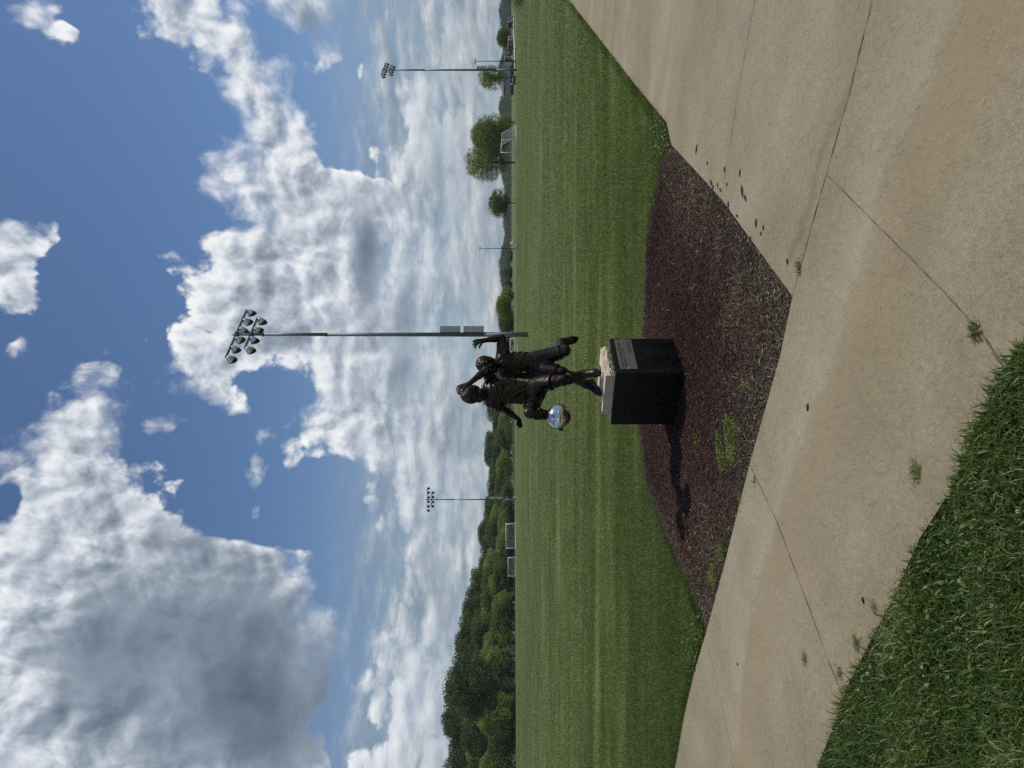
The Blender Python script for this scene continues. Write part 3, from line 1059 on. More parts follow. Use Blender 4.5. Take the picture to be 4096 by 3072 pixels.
def weed(name, outline, n_, size, lift, seed, label, lo=.35, hi=1.0):
    pl = [GF(*q_) for q_ in outline]
    gg = np.random.default_rng(seed)
    xs_, ys_ = [a[0] for a in pl], [a[1] for a in pl]
    px = gg.uniform(min(xs_), max(xs_), n_ * 3)
    py = gg.uniform(min(ys_), max(ys_), n_ * 3)
    kk = pip(px, py, pl)
    px, py = px[kk][:n_], py[kk][:n_]
    ex = dist_line(px, py, pl + pl[:1])
    lf = lift * np.clip(ex / .06, .3, 1)
    o = leaf_patch(name, (px, py), lambda a, b: mulch_h(a, b) + lf * gg.uniform(.3, 1, len(a)), size, seed + 1, M_WEED, lo, hi, lift=.012)
    return tag(o, label, 'weed', 'low weeds growing in the mulch')


weed('weed_patch', [(1566, 892), (1586, 896), (1594, 925), (1596, 970), (1590, 1008), (1578, 1010), (1568, 985), (1562, 940)], 2100, .012, .024, 51,
     'broad mat of bright green weed in the mulch, nearer the concrete')
weed('weed_patch', [(1546, 928), (1554, 930), (1558, 960), (1568, 985), (1566, 1015), (1556, 1022), (1548, 985)], 1500, .012, .028, 52,
     'narrow mat of bright green weed in the mulch, nearer the pedestal')
weed('weed_patch', [(1602, 815), (1616, 818), (1622, 838), (1612, 856), (1600, 845)], 260, .013, .02, 53,
     'thin yellowish green weed in bare mulch at the middle of the concrete edge', .5, 1.0)
weed('weed_patch', [(1500, 930), (1512, 935), (1514, 985), (1504, 980)], 120, .014, .02, 54, 'sparse pale weed close to the shadow of the pedestal', .6, 1.0)


def tuft(name, fx, fy, n_, h_, spread, seed, label, cat, mat=None, lo=.2, hi=.9, z=0.0, lean_=.8, group=None, w_=.004):
    x0, y0 = GF(fx, fy)
    gg = np.random.default_rng(seed)
    px, py = x0 + gg.normal(0, spread, n_), y0 + gg.normal(0, spread * .7, n_)
    Vv, Fq, tt = blades(px, py, np.full(n_, z), gg.uniform(.5, 1.1, n_) * h_, gg.uniform(.6, 1.3, n_) * w_, np.abs(gg.normal(lean_, .3, n_)), gg.uniform(lo, hi, n_), gg, curved=True)
    o = mesh_np(name, Vv, Fq, mat=mat or M_BLADE, attr={'tone': tt})
    return tag(o, label, cat, group)


# tufts rooted in the joints and along the left edge of the bed
JG = 'tufts growing in the joints of the walk'
tuft('grass_tuft', 1727, 576, 80, .045, .020, 61, 'straw coloured dead tuft in the joint by the point of the bed', 'grass tuft', M_STRAW, .3, 1, group=JG)
tuft('grass_tuft', 2110, 716, 110, .035, .017, 62, 'half green weed tuft in the joint nearest the camera', 'grass tuft', None, .3, 1, group=JG)
tuft('grass_tuft', 1631, 1040, 34, .02, .018, 63, 'small tuft in the joint just left of the mulch edge', 'grass tuft', None, .2, .8, group=JG)
EG = 'grass tufts along the left edge of the bed'
tuft('grass_tuft', 1545, 1245, 240, .075, .05, 64, 'yellowish grass tuft at the left edge of the bed, farthest left', 'grass tuft', None, .5, .95, z=-.01, group=EG)
tuft('grass_tuft', 1560, 1195, 170, .065, .045, 65, 'green grass tuft at the left edge of the bed, second from its far left end', 'grass tuft', None, .4, .85, z=-.01, group=EG)
tuft('grass_tuft', 1600, 1070, 90, .035, .04, 66, 'small grass tuft beside the bed edge below the green weed mats', 'grass tuft', None, .4, .95, z=-.01, group=EG)
# dead stalks lying on the bed
SG = 'dry grass stalks lying on the mulch'
for i, (fx, fy, n_, sp, lb) in enumerate(((1600, 640, 90, .10, 'dry straw stalks on the mulch near the point of the bed'), (1575, 690, 70, .12, 'dry straw stalks on the mulch in front of the pedestal'),
                                         (1555, 540, 60, .10, 'dry straw stalks on the right part of the bed'), (1530, 1130, 60, .10, 'dry straw stalks near the left end of the bed'), (1500, 620, 24, .05, 'small wisp of straw on the mulch right of the pedestal'))):
    x0, y0 = GF(fx, fy)
    tuft('straw_stalks', fx, fy, n_, .10, sp, 70 + i, lb, 'straw', M_STRAW, .1, .9, z=float(mulch_h(np.array([x0]), np.array([y0]))[0]) + .012, lean_=1.5, group=SG, w_=.0018)
# mown clippings dropped on the walk
CG = 'clumps of grass clippings on the concrete'
for i, (fx, fy, n_, sp, lb) in enumerate(((1980, 1018, 260, .022, 'large dried clump of clippings on the concrete, farthest from the left'), (1852, 1388, 150, .020, 'oval green clump of clippings on the concrete near the verge'),
                                         (1740, 1422, 110, .018, 'clump of clippings out on open concrete, beyond the long joint'), (1816, 1452, 90, .018, 'clump of clippings beside the end of the joint'),
                                         (1890, 1310, 60, .014, 'small clump of clippings against the verge grass'), (2064, 1040, 50, .016, 'tiny dark clump of clippings close to the verge edge'))):
    tuft('grass_clippings', fx, fy, n_, .022, sp, 80 + i, lb, 'clippings', None, .35, .98, z=.004, lean_=1.3, group=CG, w_=.0028)

# loose bark on the walk
BG = 'bark chips lying on the concrete'
M_DARKCHIP = simple_mat('wet bark', (.020, .014, .011), .8, var=.4, vscale=60, bump=.4)
proto = None
for i, (fx, fy, s) in enumerate(((1537, 395, 1.5), (1541, 405, .7), (1557, 410, 1), (1551, 400, .7), (1571, 399, .6), (1604, 413, 1.6), (1611, 428, 1.1), (1574, 443, 1.2), (1599, 374, .9), (1566, 366, 1), (1529, 352, .7),
                                 (1634, 482, 1.1), (1650, 492, .6), (1622, 515, .6), (1505, 322, 1.5), (1593, 466, .9), (1746, 880, .85), (1702, 565, .6), (1645, 505, .5), (1866, 1297, .55), (1500, 1385, .7), (1594, 1435, .5))):
    x0, y0 = GF(fx, fy)
    if proto is None:
        mb = MB()
        r = random.Random(5)
        ring = [(math.cos(a) * .026 * r.uniform(.7, 1.2), math.sin(a) * .010 * r.uniform(.7, 1.3)) for a in np.linspace(0, 6.283, 10)[:-1]]
        vs = [(a, b, .001) for a, b in ring] + [(a * .8, b * .75, .007 + .002 * math.sin(a * 300)) for a, b in ring]
        m_ = len(ring)
        mb.add(vs, [tuple(range(m_ - 1, -1, -1)), tuple(range(m_, 2 * m_))] + [(k_, (k_ + 1) % m_, (k_ + 1) % m_ + m_, k_ + m_) for k_ in range(m_)])
        o = proto = mb.build('bark_chip', M_DARKCHIP)
    else:
        o = proto.copy()
        COL.objects.link(o)
    o.location = (x0, y0, 0)
    rr = random.Random(i)
    o.rotation_euler = (0, 0, rr.uniform(-.9, .9))
    o.scale = (s * rr.uniform(.8, 1.2), s * rr.uniform(.7, 1.3), 1)
    tag(o, 'dark bark chip lying loose on the pale concrete', 'bark chip', BG)

# white clover heads in the verge
M_FLOWER = simple_mat('clover white', (.58, .56, .44), .8, var=.15, vscale=200)
mb = None
for i, (fx, fy) in enumerate(((1860, 1470), (1872, 1455), (1878, 1440), (1852, 1490), (1960, 1365), (1972, 1352), (2045, 1170), (2120, 1090), (2196, 1105), (1925, 1420), (1905, 1450), (1835, 1560), (2002, 1330), (2070, 1255), (2140, 1310), (1990, 1440))):
    d_ = EYE - .045
    x0, y0 = GF(fx, fy)
    k_ = d_ / EYE
    if mb is None:
        mb = MB()
        rr = random.Random(3)
        for q_ in range(46):
            z_ = rr.uniform(-.5, 1)
            a_ = rr.uniform(0, 6.283)
            r_ = math.sqrt(max(0, 1 - z_ * z_))
            p_ = Vector((r_ * math.cos(a_), r_ * math.sin(a_), z_))
            u_ = p_.orthogonal().normalized()
            v_ = p_.cross(u_)
            mb.add([p_ * .003, p_ * .006 + u_ * .0012, p_ * .0078 + v_ * .0010, p_ * .0062 - u_ * .0012], [(0, 1, 2, 3)])
        flo = mb.build('clover_flower', M_FLOWER)
        o = flo
    else:
        o = flo.copy()
        COL.objects.link(o)
    o.location = (x0 * k_, y0 * k_, .040)
    o.rotation_euler = (.2, .1, i)
    tag(o, 'small white clover head among the verge grass', 'clover flower', 'white clover heads in the verge')
# ================================================================= pedestal, stone slab, bronze boys with the ball
class Vol:
    """signed distance volume that becomes one continuous surface"""

    def __init__(self, lo, hi, h):
        self.lo = np.array(lo, float)
        self.h = h
        self.n = np.ceil((np.array(hi) - self.lo) / h).astype(int) + 1
        self.ax = [self.lo[i] + h * np.arange(self.n[i]) for i in range(3)]
        self.d = np.full(self.n, .2, np.float32)

    def sub(self, lo, hi):
        s = []
        for i in range(3):
            a = int(np.clip(math.floor((lo[i] - self.lo[i]) / self.h), 0, self.n[i]))
            b = int(np.clip(math.ceil((hi[i] - self.lo[i]) / self.h) + 1, 0, self.n[i]))
            s.append(slice(a, b))
        s = tuple(s)
        P = np.stack(np.meshgrid(*[self.ax[i][s[i]] for i in range(3)], indexing='ij'), -1)
        return s, P

    def put(self, s, f, k, neg=False):
        a = self.d[s]
        if neg: f, a = -f, a
        if neg:
            self.d[s] = np.maximum(a, f) if k <= 0 else self._smax(a, f, k)
        else:
            self.d[s] = np.minimum(a, f) if k <= 0 else -self._smax(-a, -f, k)

    @staticmethod
    def _smax(a, b, k):
        h = np.clip(.5 + .5 * (a - b) / k, 0, 1)
        return b * (1 - h) + a * h + k * h * (1 - h)

    def cap(self, p0, p1, r0, r1=None, k=.02, flat=None, fs=1.0, neg=False):
        p0, p1 = np.array(p0, float), np.array(p1, float)
        r1 = r0 if r1 is None else r1
        R = max(r0, r1) * 1.15 + k + .02
        s, P = self.sub(np.minimum(p0, p1) - R, np.maximum(p0, p1) + R)
        Q = P - p0
        B = p1 - p0
        if flat is not None:
            a = np.array(flat, float)
            a /= np.linalg.norm(a)
            Q = Q + (fs - 1) * (Q @ a)[..., None] * a
            B = B + (fs - 1) * (B @ a) * a
        t = np.clip((Q @ B) / (B @ B + 1e-12), 0, 1)
        f = np.linalg.norm(Q - t[..., None] * B, axis=-1) - (r0 + (r1 - r0) * t)
        if flat is not None: f = f / (1 + .35 * (fs - 1))
        self.put(s, f, k, neg)

    def chain(self, pts, rad, k=.02, **kw):
        for i in range(len(pts) - 1): self.cap(pts[i], pts[i + 1], rad[i], rad[i + 1], k, **kw)

    def ell(self, c, r, axes, k=.015, neg=False):
        c = np.array(c, float)
        A = np.array([np.array(q, float) / np.linalg.norm(q) for q in axes])
        R = max(r) + k + .02
        s, P = self.sub(c - R, c + R)
        q = (P - c) @ A.T / np.array(r)
        L = np.linalg.norm(q, axis=-1)
        L2 = np.linalg.norm(q / np.array(r), axis=-1) + 1e-9
        self.put(s, L * (L - 1) / L2, k, neg)

    def cut(self, p, nrm, lo=None, hi=None):
        """remove what lies on the normal's side of the plane, inside the box lo..hi"""
        nrm = np.array(nrm, float) / np.linalg.norm(nrm)
        s, P = self.sub(lo if lo is not None else self.lo, hi if hi is not None else self.lo + self.n * self.h)
        self.d[s] = np.maximum(self.d[s], (P - np.array(p)) @ nrm)

    def displace(self, fn):
        m = np.abs(self.d) < .03
        idx = np.nonzero(m)
        P = np.stack([self.ax[i][idx[i]] for i in range(3)], -1)
        self.d[idx] += fn(P).astype(np.float32)

    def mesh(self, name, mat, parent=None):
        D = self.d
        n0, n1, n2 = D.shape
        ins = D < 0
        cnt = np.zeros((n0 - 1, n1 - 1, n2 - 1), np.float32)
        acc = np.zeros((n0 - 1, n1 - 1, n2 - 1, 3), np.float32)
        offs = [(0, 0, 0), (1, 0, 0), (0, 1, 0), (1, 1, 0), (0, 0, 1), (1, 0, 1), (0, 1, 1), (1, 1, 1)]
        sl = lambda o: D[o[0]:n0 - 1 + o[0], o[1]:n1 - 1 + o[1], o[2]:n2 - 1 + o[2]]
        for i in range(8):
            for j in range(i + 1, 8):
                a, b = offs[i], offs[j]
                if sum(abs(a[q] - b[q]) for q in range(3)) != 1: continue
                da, db = sl(a), sl(b)
                x = (da < 0) != (db < 0)
                t = np.where(x, da / np.where(x, da - db, 1), 0)
                cnt += x
                for q in range(3):
                    acc[..., q] += np.where(x, a[q] + t * (b[q] - a[q]), 0)
        act = cnt > 0
        vid = np.full(act.shape, -1, np.int64)
        vid[act] = np.arange(act.sum())
        ijk = np.stack(np.nonzero(act), -1)
        V = (acc[act] / cnt[act][:, None] + ijk) * self.h + self.lo
        faces = []
        for ax_ in range(3):
            o = [0, 0, 0]
            o[ax_] = 1
            A = D[tuple(slice(0, D.shape[q] - o[q]) for q in range(3))]
            B = D[tuple(slice(o[q], D.shape[q]) for q in range(3))]
            x = (A < 0) != (B < 0)
            u, v = [q for q in range(3) if q != ax_]
            I = np.stack(np.nonzero(x), -1)
            ok = (I[:, u] > 0) & (I[:, v] > 0) & (I[:, u] < act.shape[u]) & (I[:, v] < act.shape[v])
            I = I[ok]
            flip = (A[tuple(I.T)] < 0)
            if ax_ == 1: flip = ~flip
            du = np.zeros(3, int); du[u] = 1
            dv = np.zeros(3, int); dv[v] = 1
            q = np.stack([vid[tuple((I - du - dv).T)], vid[tuple((I - dv).T)], vid[tuple(I.T)], vid[tuple((I - du).T)]], 1)
            q[~flip] = q[~flip][:, ::-1]
            faces.append(q)
        return mesh_np(name, V, np.concatenate(faces), mat=mat, parent=parent, smooth=True)


def unit(a):
    a = np.array(a, float)
    return a / np.linalg.norm(a)


def Z1(a, b, d): return W(1750 + a / 2.011, 1250 + b / 2.011, d)
def Z2(a, b, d): return W(1800 + a / 4.022, 1320 + b / 4.022, d)


def folds(P, dirn, lam, amp, seed, warp=.02):
    r = np.random.default_rng(seed)
    dirn = unit(dirn)
    ph = P @ dirn
    for i in range(4):
        a = unit(r.normal(0, 1, 3))
        ph = ph + warp * r.uniform(.4, 1) * np.sin(P @ a * r.uniform(9, 26) + r.uniform(0, 6.3))
    s = np.sin(ph * 2 * np.pi / lam)
    gate = np.clip(.62 + .55 * np.sin(P @ unit(r.normal(0, 1, 3)) * 19 + r.uniform(0, 6.3)) + .45 * np.sin(P @ unit(r.normal(0, 1, 3)) * 31 + r.uniform(0, 6.3)), .08, 1.35)
    fine = .25 * np.sin(ph * 2 * np.pi / (lam * .43) + 1.0)
    return -amp * (np.sign(s) * np.abs(s) ** .8 * .8 + fine) * gate


# ---- materials
def bronze_material(name, base, rough):
    m, t, b = material(name)
    co = objco(t)
    n = t.noise(co, 9, 7, .65)
    n2 = t.noise(co, 60, 5, .6)
    c = t.ramp(n, [(.3, tuple(q * .6 for q in base)), (.5, base), (.68, (base[0] * 1.7, base[1] * 1.55, base[2] * 1.35))])
    t.put(b.inputs['Base Color'], c)
    b.inputs['Metallic'].default_value = .92
    t.put(b.inputs['Roughness'], t.lin(t.m('ADD', n, t.m('MULTIPLY', n2, .3)), .4, .9, rough - .10, rough + .14))
    bp = t.new('ShaderNodeBump')
    bp.inputs['Strength'].default_value = .25
    bp.inputs['Distance'].default_value = .004
    t.put(bp.inputs['Height'], t.noise(co, 120, 5, .65))
    t.l.new(bp.outputs[0], b.inputs['Normal'])
    return m


M_BRONZE = bronze_material('dark bronze', (.040, .032, .026), .38)
M_BRONZE_HAIR = bronze_material('dark bronze hair', (.050, .040, .032), .32)
M_CHROME = simple_mat('polished steel', (.60, .61, .62), .12, 1.0, var=.03, vscale=9)
M_BLACK = simple_mat('black painted steel', (.0030, .0032, .0042), .34, 0, var=.4, vscale=5, bump=.05, bscale=70, spec=.22, dirt=(.011, .011, .013, 1), dscale=5)


def stone_material():
    m, t, b = material('limestone')
    co = objco(t)
    n = t.noise(co, 7, 8, .68)
    n2 = t.noise(co, 55, 5, .7)
    lay = t.noise(t.v('MULTIPLY', co, (2, 2, 26)), 1.0, 4, .6)
    c = t.ramp(n, [(.28, (.44, .355, .24)), (.5, (.60, .51, .38)), (.7, (.70, .62, .48))])
    k = t.m('MULTIPLY', t.lin(n2, .25, .75, .68, 1.2), t.lin(lay, .3, .7, .85, 1.1))
    t.put(b.inputs['Base Color'], t.mix(1.0, c, t.xyz(k, k, k), 'MULTIPLY'))
    b.inputs['Roughness'].default_value = .9
    b.inputs['Specular IOR Level'].default_value = .2
    bp = t.new('ShaderNodeBump')
    bp.inputs['Strength'].default_value = .8
    bp.inputs['Distance'].default_value = .012
    t.put(bp.inputs['Height'], t.m('ADD', t.noise(co, 30, 7, .7), t.m('MULTIPLY', n2, .6)))
    t.l.new(bp.outputs[0], b.inputs['Normal'])
    return m


M_STONE = stone_material()
M_PLATE = simple_mat('brushed plate', (.17, .168, .155), .45, .6, var=.1, vscale=8)
M_INK = simple_mat('engraved black', (.006, .006, .006), .6, 0, var=.1)
M_BOLT = simple_mat('bright bolt', (.82, .82, .80), .25, 1.0, var=.05)

# ---- pedestal: black box turned about 53 degrees
FC = np.array((.101, 6.54))
EV = unit((.348, .470))
LV = unit((-.505, .365))
LV = np.array((-EV[1], EV[0]))
BW, BD, BH = .585, .618, .642
yaw = math.atan2(EV[1], EV[0])
ctr = FC + EV * BW / 2 + LV * BD / 2
ped = MB()
ped.box((0, 0, (BH - .08) / 2), (BW, BD, BH + .08))
pedestal = ped.build('pedestal', M_BLACK, bevel=.006)
pedestal.location = (ctr[0], ctr[1], 0)
pedestal.rotation_euler = (0, 0, yaw)
tag(pedestal, 'black box pedestal with an engraved plate standing in the bark mulch', 'pedestal')

# plaque on the right face (local -y side): from .096 to .952 of its width
px0, px1, pz0, pz1 = -BW / 2 + .096 * BW, -BW / 2 + .952 * BW, .431, .595
pb_ = MB()
pb_.box(((px0 + px1) / 2, -BD / 2 - .004, (pz0 + pz1) / 2), (px1 - px0, .006, pz1 - pz0))
plaque = pb_.build('plaque', M_PLATE, pedestal, bevel=.001)
for bx_, bz_ in ((px0 + .010, .5125), (px1 - .008, .5125)):
    q = MB()
    q.lathe([(0, .006), (.005, .005), (.0068, .002), (.0068, -.002)], Matrix.Translation((bx_, -BD / 2 - .008, bz_)) @ Matrix.Rotation(math.radians(90), 4, 'X'), 12)
    q.build('bolt', M_BOLT, plaque, True)


def lettering(body, x, z, size, align):
    cu = bpy.data.curves.new('lettering', 'FONT')
    cu.body = body
    cu.size = size
    cu.align_x = align
    cu.extrude = .0004
    cu.offset = .0003
    tmp = bpy.data.objects.new('lettering', cu)
    COL.objects.link(tmp)
    dg = bpy.context.evaluated_depsgraph_get()
    me = bpy.data.meshes.new_from_object(tmp.evaluated_get(dg))
    bpy.data.objects.remove(tmp)
    me.materials.clear()
    me.materials.append(M_INK)
    o = bpy.data.objects.new('lettering', me)
    COL.objects.link(o)
    o.parent = plaque
    o.location = (x, -BD / 2 - .0076, z)
    o.rotation_euler = (math.radians(90), 0, 0)
    return o


lettering('In honor of the friendship of Chris Gorlow', px0 + .030, .555, .0245, 'LEFT')
lettering('and Scott Knox \u2013 \u201csoccer pals\u201d', px0 + .030, .527, .0245, 'LEFT')
lettering('Dedicated September 19, 1997', px1 - .030, .476, .0145, 'RIGHT')
lettering('Artist: Gary, Loveland, Colorado', px1 - .030, .455, .0145, 'RIGHT')

# ---- stone slab on the pedestal
bm = bmesh.new()
bmesh.ops.create_cube(bm, size=1.0)
bmesh.ops.scale(bm, vec=(.47, .45, .088), verts=bm.verts)
bmesh.ops.subdivide_edges(bm, edges=bm.edges[:], cuts=26, use_grid_fill=True)
from mathutils import noise as mnoise
for v in bm.verts:
    x, y, z = v.co
    top = z > .0435
    side = max(abs(x) / .235, abs(y) / .225) > .985
    if side and not (top and False):
        kk = 1.0 if (y < -.22 or x > .23) else .25
        f = (.5 - abs(z) / .088)
        amp = kk * (.0022 + .020 * max(f, 0))
        nn = mnoise.fractal(Vector((x * 22, y * 22, z * 26)), .7, 2.0, 5) * amp + kk * .014 * max(f * 2, 0)
        out = Vector((1 if x > .23 else (-1 if x < -.23 else 0), 1 if y > .22 else (-1 if y < -.22 else 0), 0))
        v.co += out * nn
    if top:
        v.co.z += .0016 * mnoise.fractal(Vector((x * 9, y * 9, 0)), 1, 2, 3)
me = bpy.data.meshes.new('stone_slab')
bm.to_mesh(me)
bm.free()
me.materials.append(M_STONE)
slab_o = bpy.data.objects.new('stone_slab', me)
COL.objects.link(slab_o)
sc_ = np.array((.076, 6.60)) + EV * .23 + LV * .222
slab_o.location = (sc_[0], sc_[1], BH + .043)
slab_o.rotation_euler = (0, 0, yaw)
tag(slab_o, 'rough hewn cream limestone slab under the bronze boys on the black pedestal', 'stone slab')
TOPZ = BH + .043 + .044

# ---- the statue
statue = empty('bronze_statue', (ctr[0], ctr[1], TOPZ), 0, 'dark bronze statue of two boys running after a shiny steel ball', 'statue')


def hold(o):
    """keep world placement under the statue root"""
    o.parent = statue
    o.matrix_parent_inverse = statue.matrix_world.inverted() if False else Matrix.Translation((-ctr[0], -ctr[1], -TOPZ))
    return o


def head(vol, c, up, fwd, s):
    up = unit(up)
    fwd = np.array(fwd, float)
    fwd = unit(fwd - up * (fwd @ up))
    rt = np.cross(fwd, up)
    A = (rt, fwd, up)
    at = lambda r_, f_, u_: np.array(c) + (rt * r_ + fwd * f_ + up * u_) * s
    E = lambda p, r, k=.012, neg=False: vol.ell(p, [q * s for q in r], A, k, neg)
    E(at(0, -.012, .030), (.072, .090, .078))
    E(at(0, .018, -.030), (.055, .068, .075), .03)
    E(at(0, .046, -.078), (.030, .030, .024), .03)            # chin
    E(at(0, .072, .020), (.050, .018, .012), .015)            # brow
    for q in (-1, 1):
        E(at(q * .030, .083, .002), (.018, .012, .011), .008, True)   # eye socket
        E(at(q * .030, .070, .001), (.0125, .0125, .0105), .002)
        E(at(q * .030, .080, .009), (.016, .007, .0035), .003)        # lid
        E(at(q * .034, .056, -.030), (.024, .024, .020), .02)         # cheek
        E(at(q * .074, -.010, -.006), (.010, .020, .031), .006)       # ear
        E(at(q * .082, -.004, -.004), (.006, .010, .018), .004, True)
    vol.cap(at(0, .084, .006), at(0, .103, -.026), .007 * s, .0125 * s, .012)   # nose
    E(at(0, .079, -.047), (.022, .010, .0045), .006)
    E(at(0, .077, -.058), (.019, .010, .0055), .006)
    E(at(0, .088, -.0525), (.020, .005, .0018), .003, True)
    return at, A


def hair(name, c, up, fwd, s, parent, seed, h=.0045):
    up = unit(up)
    fwd = np.array(fwd, float)
    fwd = unit(fwd - up * (fwd @ up))
    rt = np.cross(fwd, up)
    c = np.array(c)
    v = Vol(c - .17, c + .17, h)
    at = lambda r_, f_, u_: c + (rt * r_ + fwd * f_ + up * u_) * s
    v.ell(at(0, -.014, .036), (.084 * s, .101 * s, .090 * s), (rt, fwd, up), .01)
    v.ell(at(0, -.050, -.015), (.076 * s, .060 * s, .070 * s), (rt, fwd, up), .02)
    # open the face
    v.ell(at(0, .098, -.045), (.070 * s, .088 * s, .098 * s), (rt, fwd, up), .012, True)
    v.cut(at(0, 0, -.072), -up)
    r = np.random.default_rng(seed)
    B = [unit(r.normal(0, 1, 3)) for _ in range(6)]

    def curls(P):
        q = P.copy()
        for i, a in enumerate(B[:3]):
            q = q + .012 * np.sin((P @ a)[:, None] * 62 + i * 2 + np.array([0, 2.1, 4.2]))
        s1 = np.sin(q @ B[3] * 215)
        s2 = np.sin(q @ B[4] * 170 + 2 * np.sin(q @ B[5] * 60))
        return -.0062 * (1 - np.abs(s1)) * 1.3 - .0045 * (1 - np.abs(s2)) + .006
    v.displace(curls)
    return v.mesh(name, M_BRONZE_HAIR, parent)


def hand(vol, wrist, knuckle, tip, thumb0, thumb1, side, s=1.0, spread=.7):
    """palm and five separate fingers; side points from the little finger to the index finger"""
    wrist, knuckle, tip, side = (np.array(q, float) for q in (wrist, knuckle, tip, side))
    ax = unit(knuckle - wrist)
    side = unit(side - ax * (side @ ax))
    nrm = np.cross(ax, side)
    for q in (-1, -.33, .33, 1):
        vol.cap(wrist + side * q * .010 * s, knuckle + side * q * .022 * s, .016 * s, .0125 * s, .012, flat=nrm, fs=1.25)
    ln = (.86, 1.0, .97, .80)
    fdir = tip - knuckle
    for i, q in enumerate((1, .34, -.33, -1)):
        b = knuckle + side * q * .022 * s
        fd = fdir * ln[i] + side * q * .016 * spread * s + nrm * .006 * (i - 1.5)
        m1 = b + ax * np.linalg.norm(fd) * .42 + (fd - ax * np.linalg.norm(fd)) * .16 + side * q * .003
        m2 = b + fd * .72 + ax * np.linalg.norm(fd) * .07
        vol.chain([b, m1, m2, b + fd], [.0092 * s, .0084 * s, .0076 * s, .0062 * s], .004)
    mid = (np.array(thumb0) + np.array(thumb1)) / 2 + ax * .006
    vol.chain([wrist + side * .008 * s + ax * .018, np.array(thumb0), mid, np.array(thumb1)], [.013 * s, .011 * s, .0095 * s, .0075 * s], .008)


def foot(vol_shoe, ankle, heel, toe, sole_n, s=1.0):
    """boot: upper, heel counter, toe box and a flat sole; sole_n points out of the sole"""
    ankle, heel, toe = (np.array(q, float) for q in (ankle, heel, toe))
    n = unit(sole_n)
    ax = unit(toe - heel)
    n = unit(n - ax * (n @ ax))
    sd = np.cross(ax, n)
    L = np.linalg.norm(toe - heel)
    ball = heel + ax * L * .66
    v = vol_shoe
    v.cap(ankle, ankle * .35 + (heel + ax * L * .16) * .65, .039 * s, .036 * s, .02)
    v.cap(heel + ax * .030 - n * .030, ball - n * .022, .033 * s, .038 * s, .03)
    v.cap(ankle + ax * .012, ball - n * .022, .034 * s, .031 * s, .03)
    v.cap(ball - n * .020, toe - ax * .030 - n * .016, .038 * s, .029 * s, .02)
    s0, P = v.sub(v.lo, v.lo + v.n * v.h)
    v.d[s0] = np.maximum(v.d[s0], (P - heel) @ n + np.where(np.zeros(P.shape[:-1]) > 0, 0, 0))
    # welt
    v.cap(heel + ax * .026 - n * .006, ball - n * .006, .032 * s, .041 * s, .004, flat=n, fs=3.2)
    v.cap(ball - n * .006, toe - ax * .028 - n * .006, .041 * s, .031 * s, .004, flat=n, fs=3.2)
    # padded collar
    up_ = unit(ankle - (heel + ax * L * .2 - n * .03))
    for a in np.linspace(0, 2 * np.pi, 15)[:-1]:
        f = lambda q: ankle - up_ * .012 + (ax * math.cos(q) + sd * math.sin(q)) * .040 * s
        v.cap(f(a), f(a + 2 * np.pi / 14), .0085, .0085, .006)
    # lace ridges across the instep
    for i in range(5):
        t_ = .26 + i * .085
        c = heel + ax * L * (t_ + .06) - n * (.074 - .05 * (t_ - .2)) * s
        v.cap(c - sd * .020 + n * .004, c + sd * .020 + n * .004 + ax * .010, .0058, .0058, .003)
        v.cap(c + sd * .020 + n * .004, c - sd * .020 + n * .004 + ax * .026, .0045, .0045, .003)
    # studs
    for t_, q in ((.12, -.5), (.12, .5), (.62, -.8), (.62, .8), (.86, -.5), (.86, .5)):
        c = heel + ax * L * t_ + sd * .022 * q
        v.cap(c, c + n * .007, .0055, .0045, .001)


def bounds(pts, m=.1):
    a = np.array(pts)
    return a.min(0) - m, a.max(0) + m


H = .0055
# ------------------------------------------------ front boy (on the left), kicking
pelA, cheA, nekA = Z1(792, 628, 6.88), Z1(470, 632, 6.84), Z1(388, 640, 6.81)
hdA = W(1897.5, 1579.5, 6.76)
upA, fwA = (-.02, -.40, .90), (-.30, -.85, -.40)
shR, elR, wrR = Z1(428, 540, 6.85), Z1(388, 463, 6.72), Z1(258, 571, 6.64)       # raised arm
shL, elL, wrL = Z1(436, 722, 6.86), Z1(556, 792, 6.95), Z1(655, 862, 6.86)       # lowered arm
hipS, kneS, ankS = Z1(800, 578, 6.88), Z1(1010, 546, 6.74), Z1(1165, 500, 6.87)   # standing leg
hipK, kneK, ankK = Z1(778, 684, 6.86), Z1(742, 806, 6.56), Z1(925, 832, 6.70)     # kicking leg
toeS, heeS = Z1(1322, 486, 6.77), Z1(1205, 486, 6.91)
toeK, heeK = Z1(1010, 948, 6.60), Z1(985, 800, 6.76)
lo, hi = bounds([hdA, shR, elR, wrR, W(1829, 1575, 6.6), shL, elL, wrL, W(2078, 1712, 6.86), hipS, kneS, toeS, kneK, toeK], .13)
body = Vol(lo, hi, H)
body.chain([pelA, Z1(620, 636, 6.86), cheA], [.088, .082, .094], .04, flat=(0, 1, 0), fs=1.2)
body.cap(shR, shL, .046, .046, .05)
body.chain([cheA * .4 + nekA * .6, nekA, hdA + np.array((0, .03, -.05))], [.052, .045, .046], .03)
body.chain([shR, elR], [.044, .034], .02)
body.chain([elR, elR * .6 + wrR * .4, wrR], [.033, .033, .0215], .015)
body.chain([shL, elL], [.042, .032], .02)
body.chain([elL, elL * .65 + wrL * .35, wrL], [.032, .032, .021], .015)
body.chain([hipS, hipS * .3 + kneS * .7, kneS], [.072, .056, .050], .03)
body.chain([kneS, kneS * .62 + ankS * .38, ankS], [.047, .047, .033], .02)
body.chain([hipK, hipK * .3 + kneK * .7, kneK], [.072, .060, .053], .03)
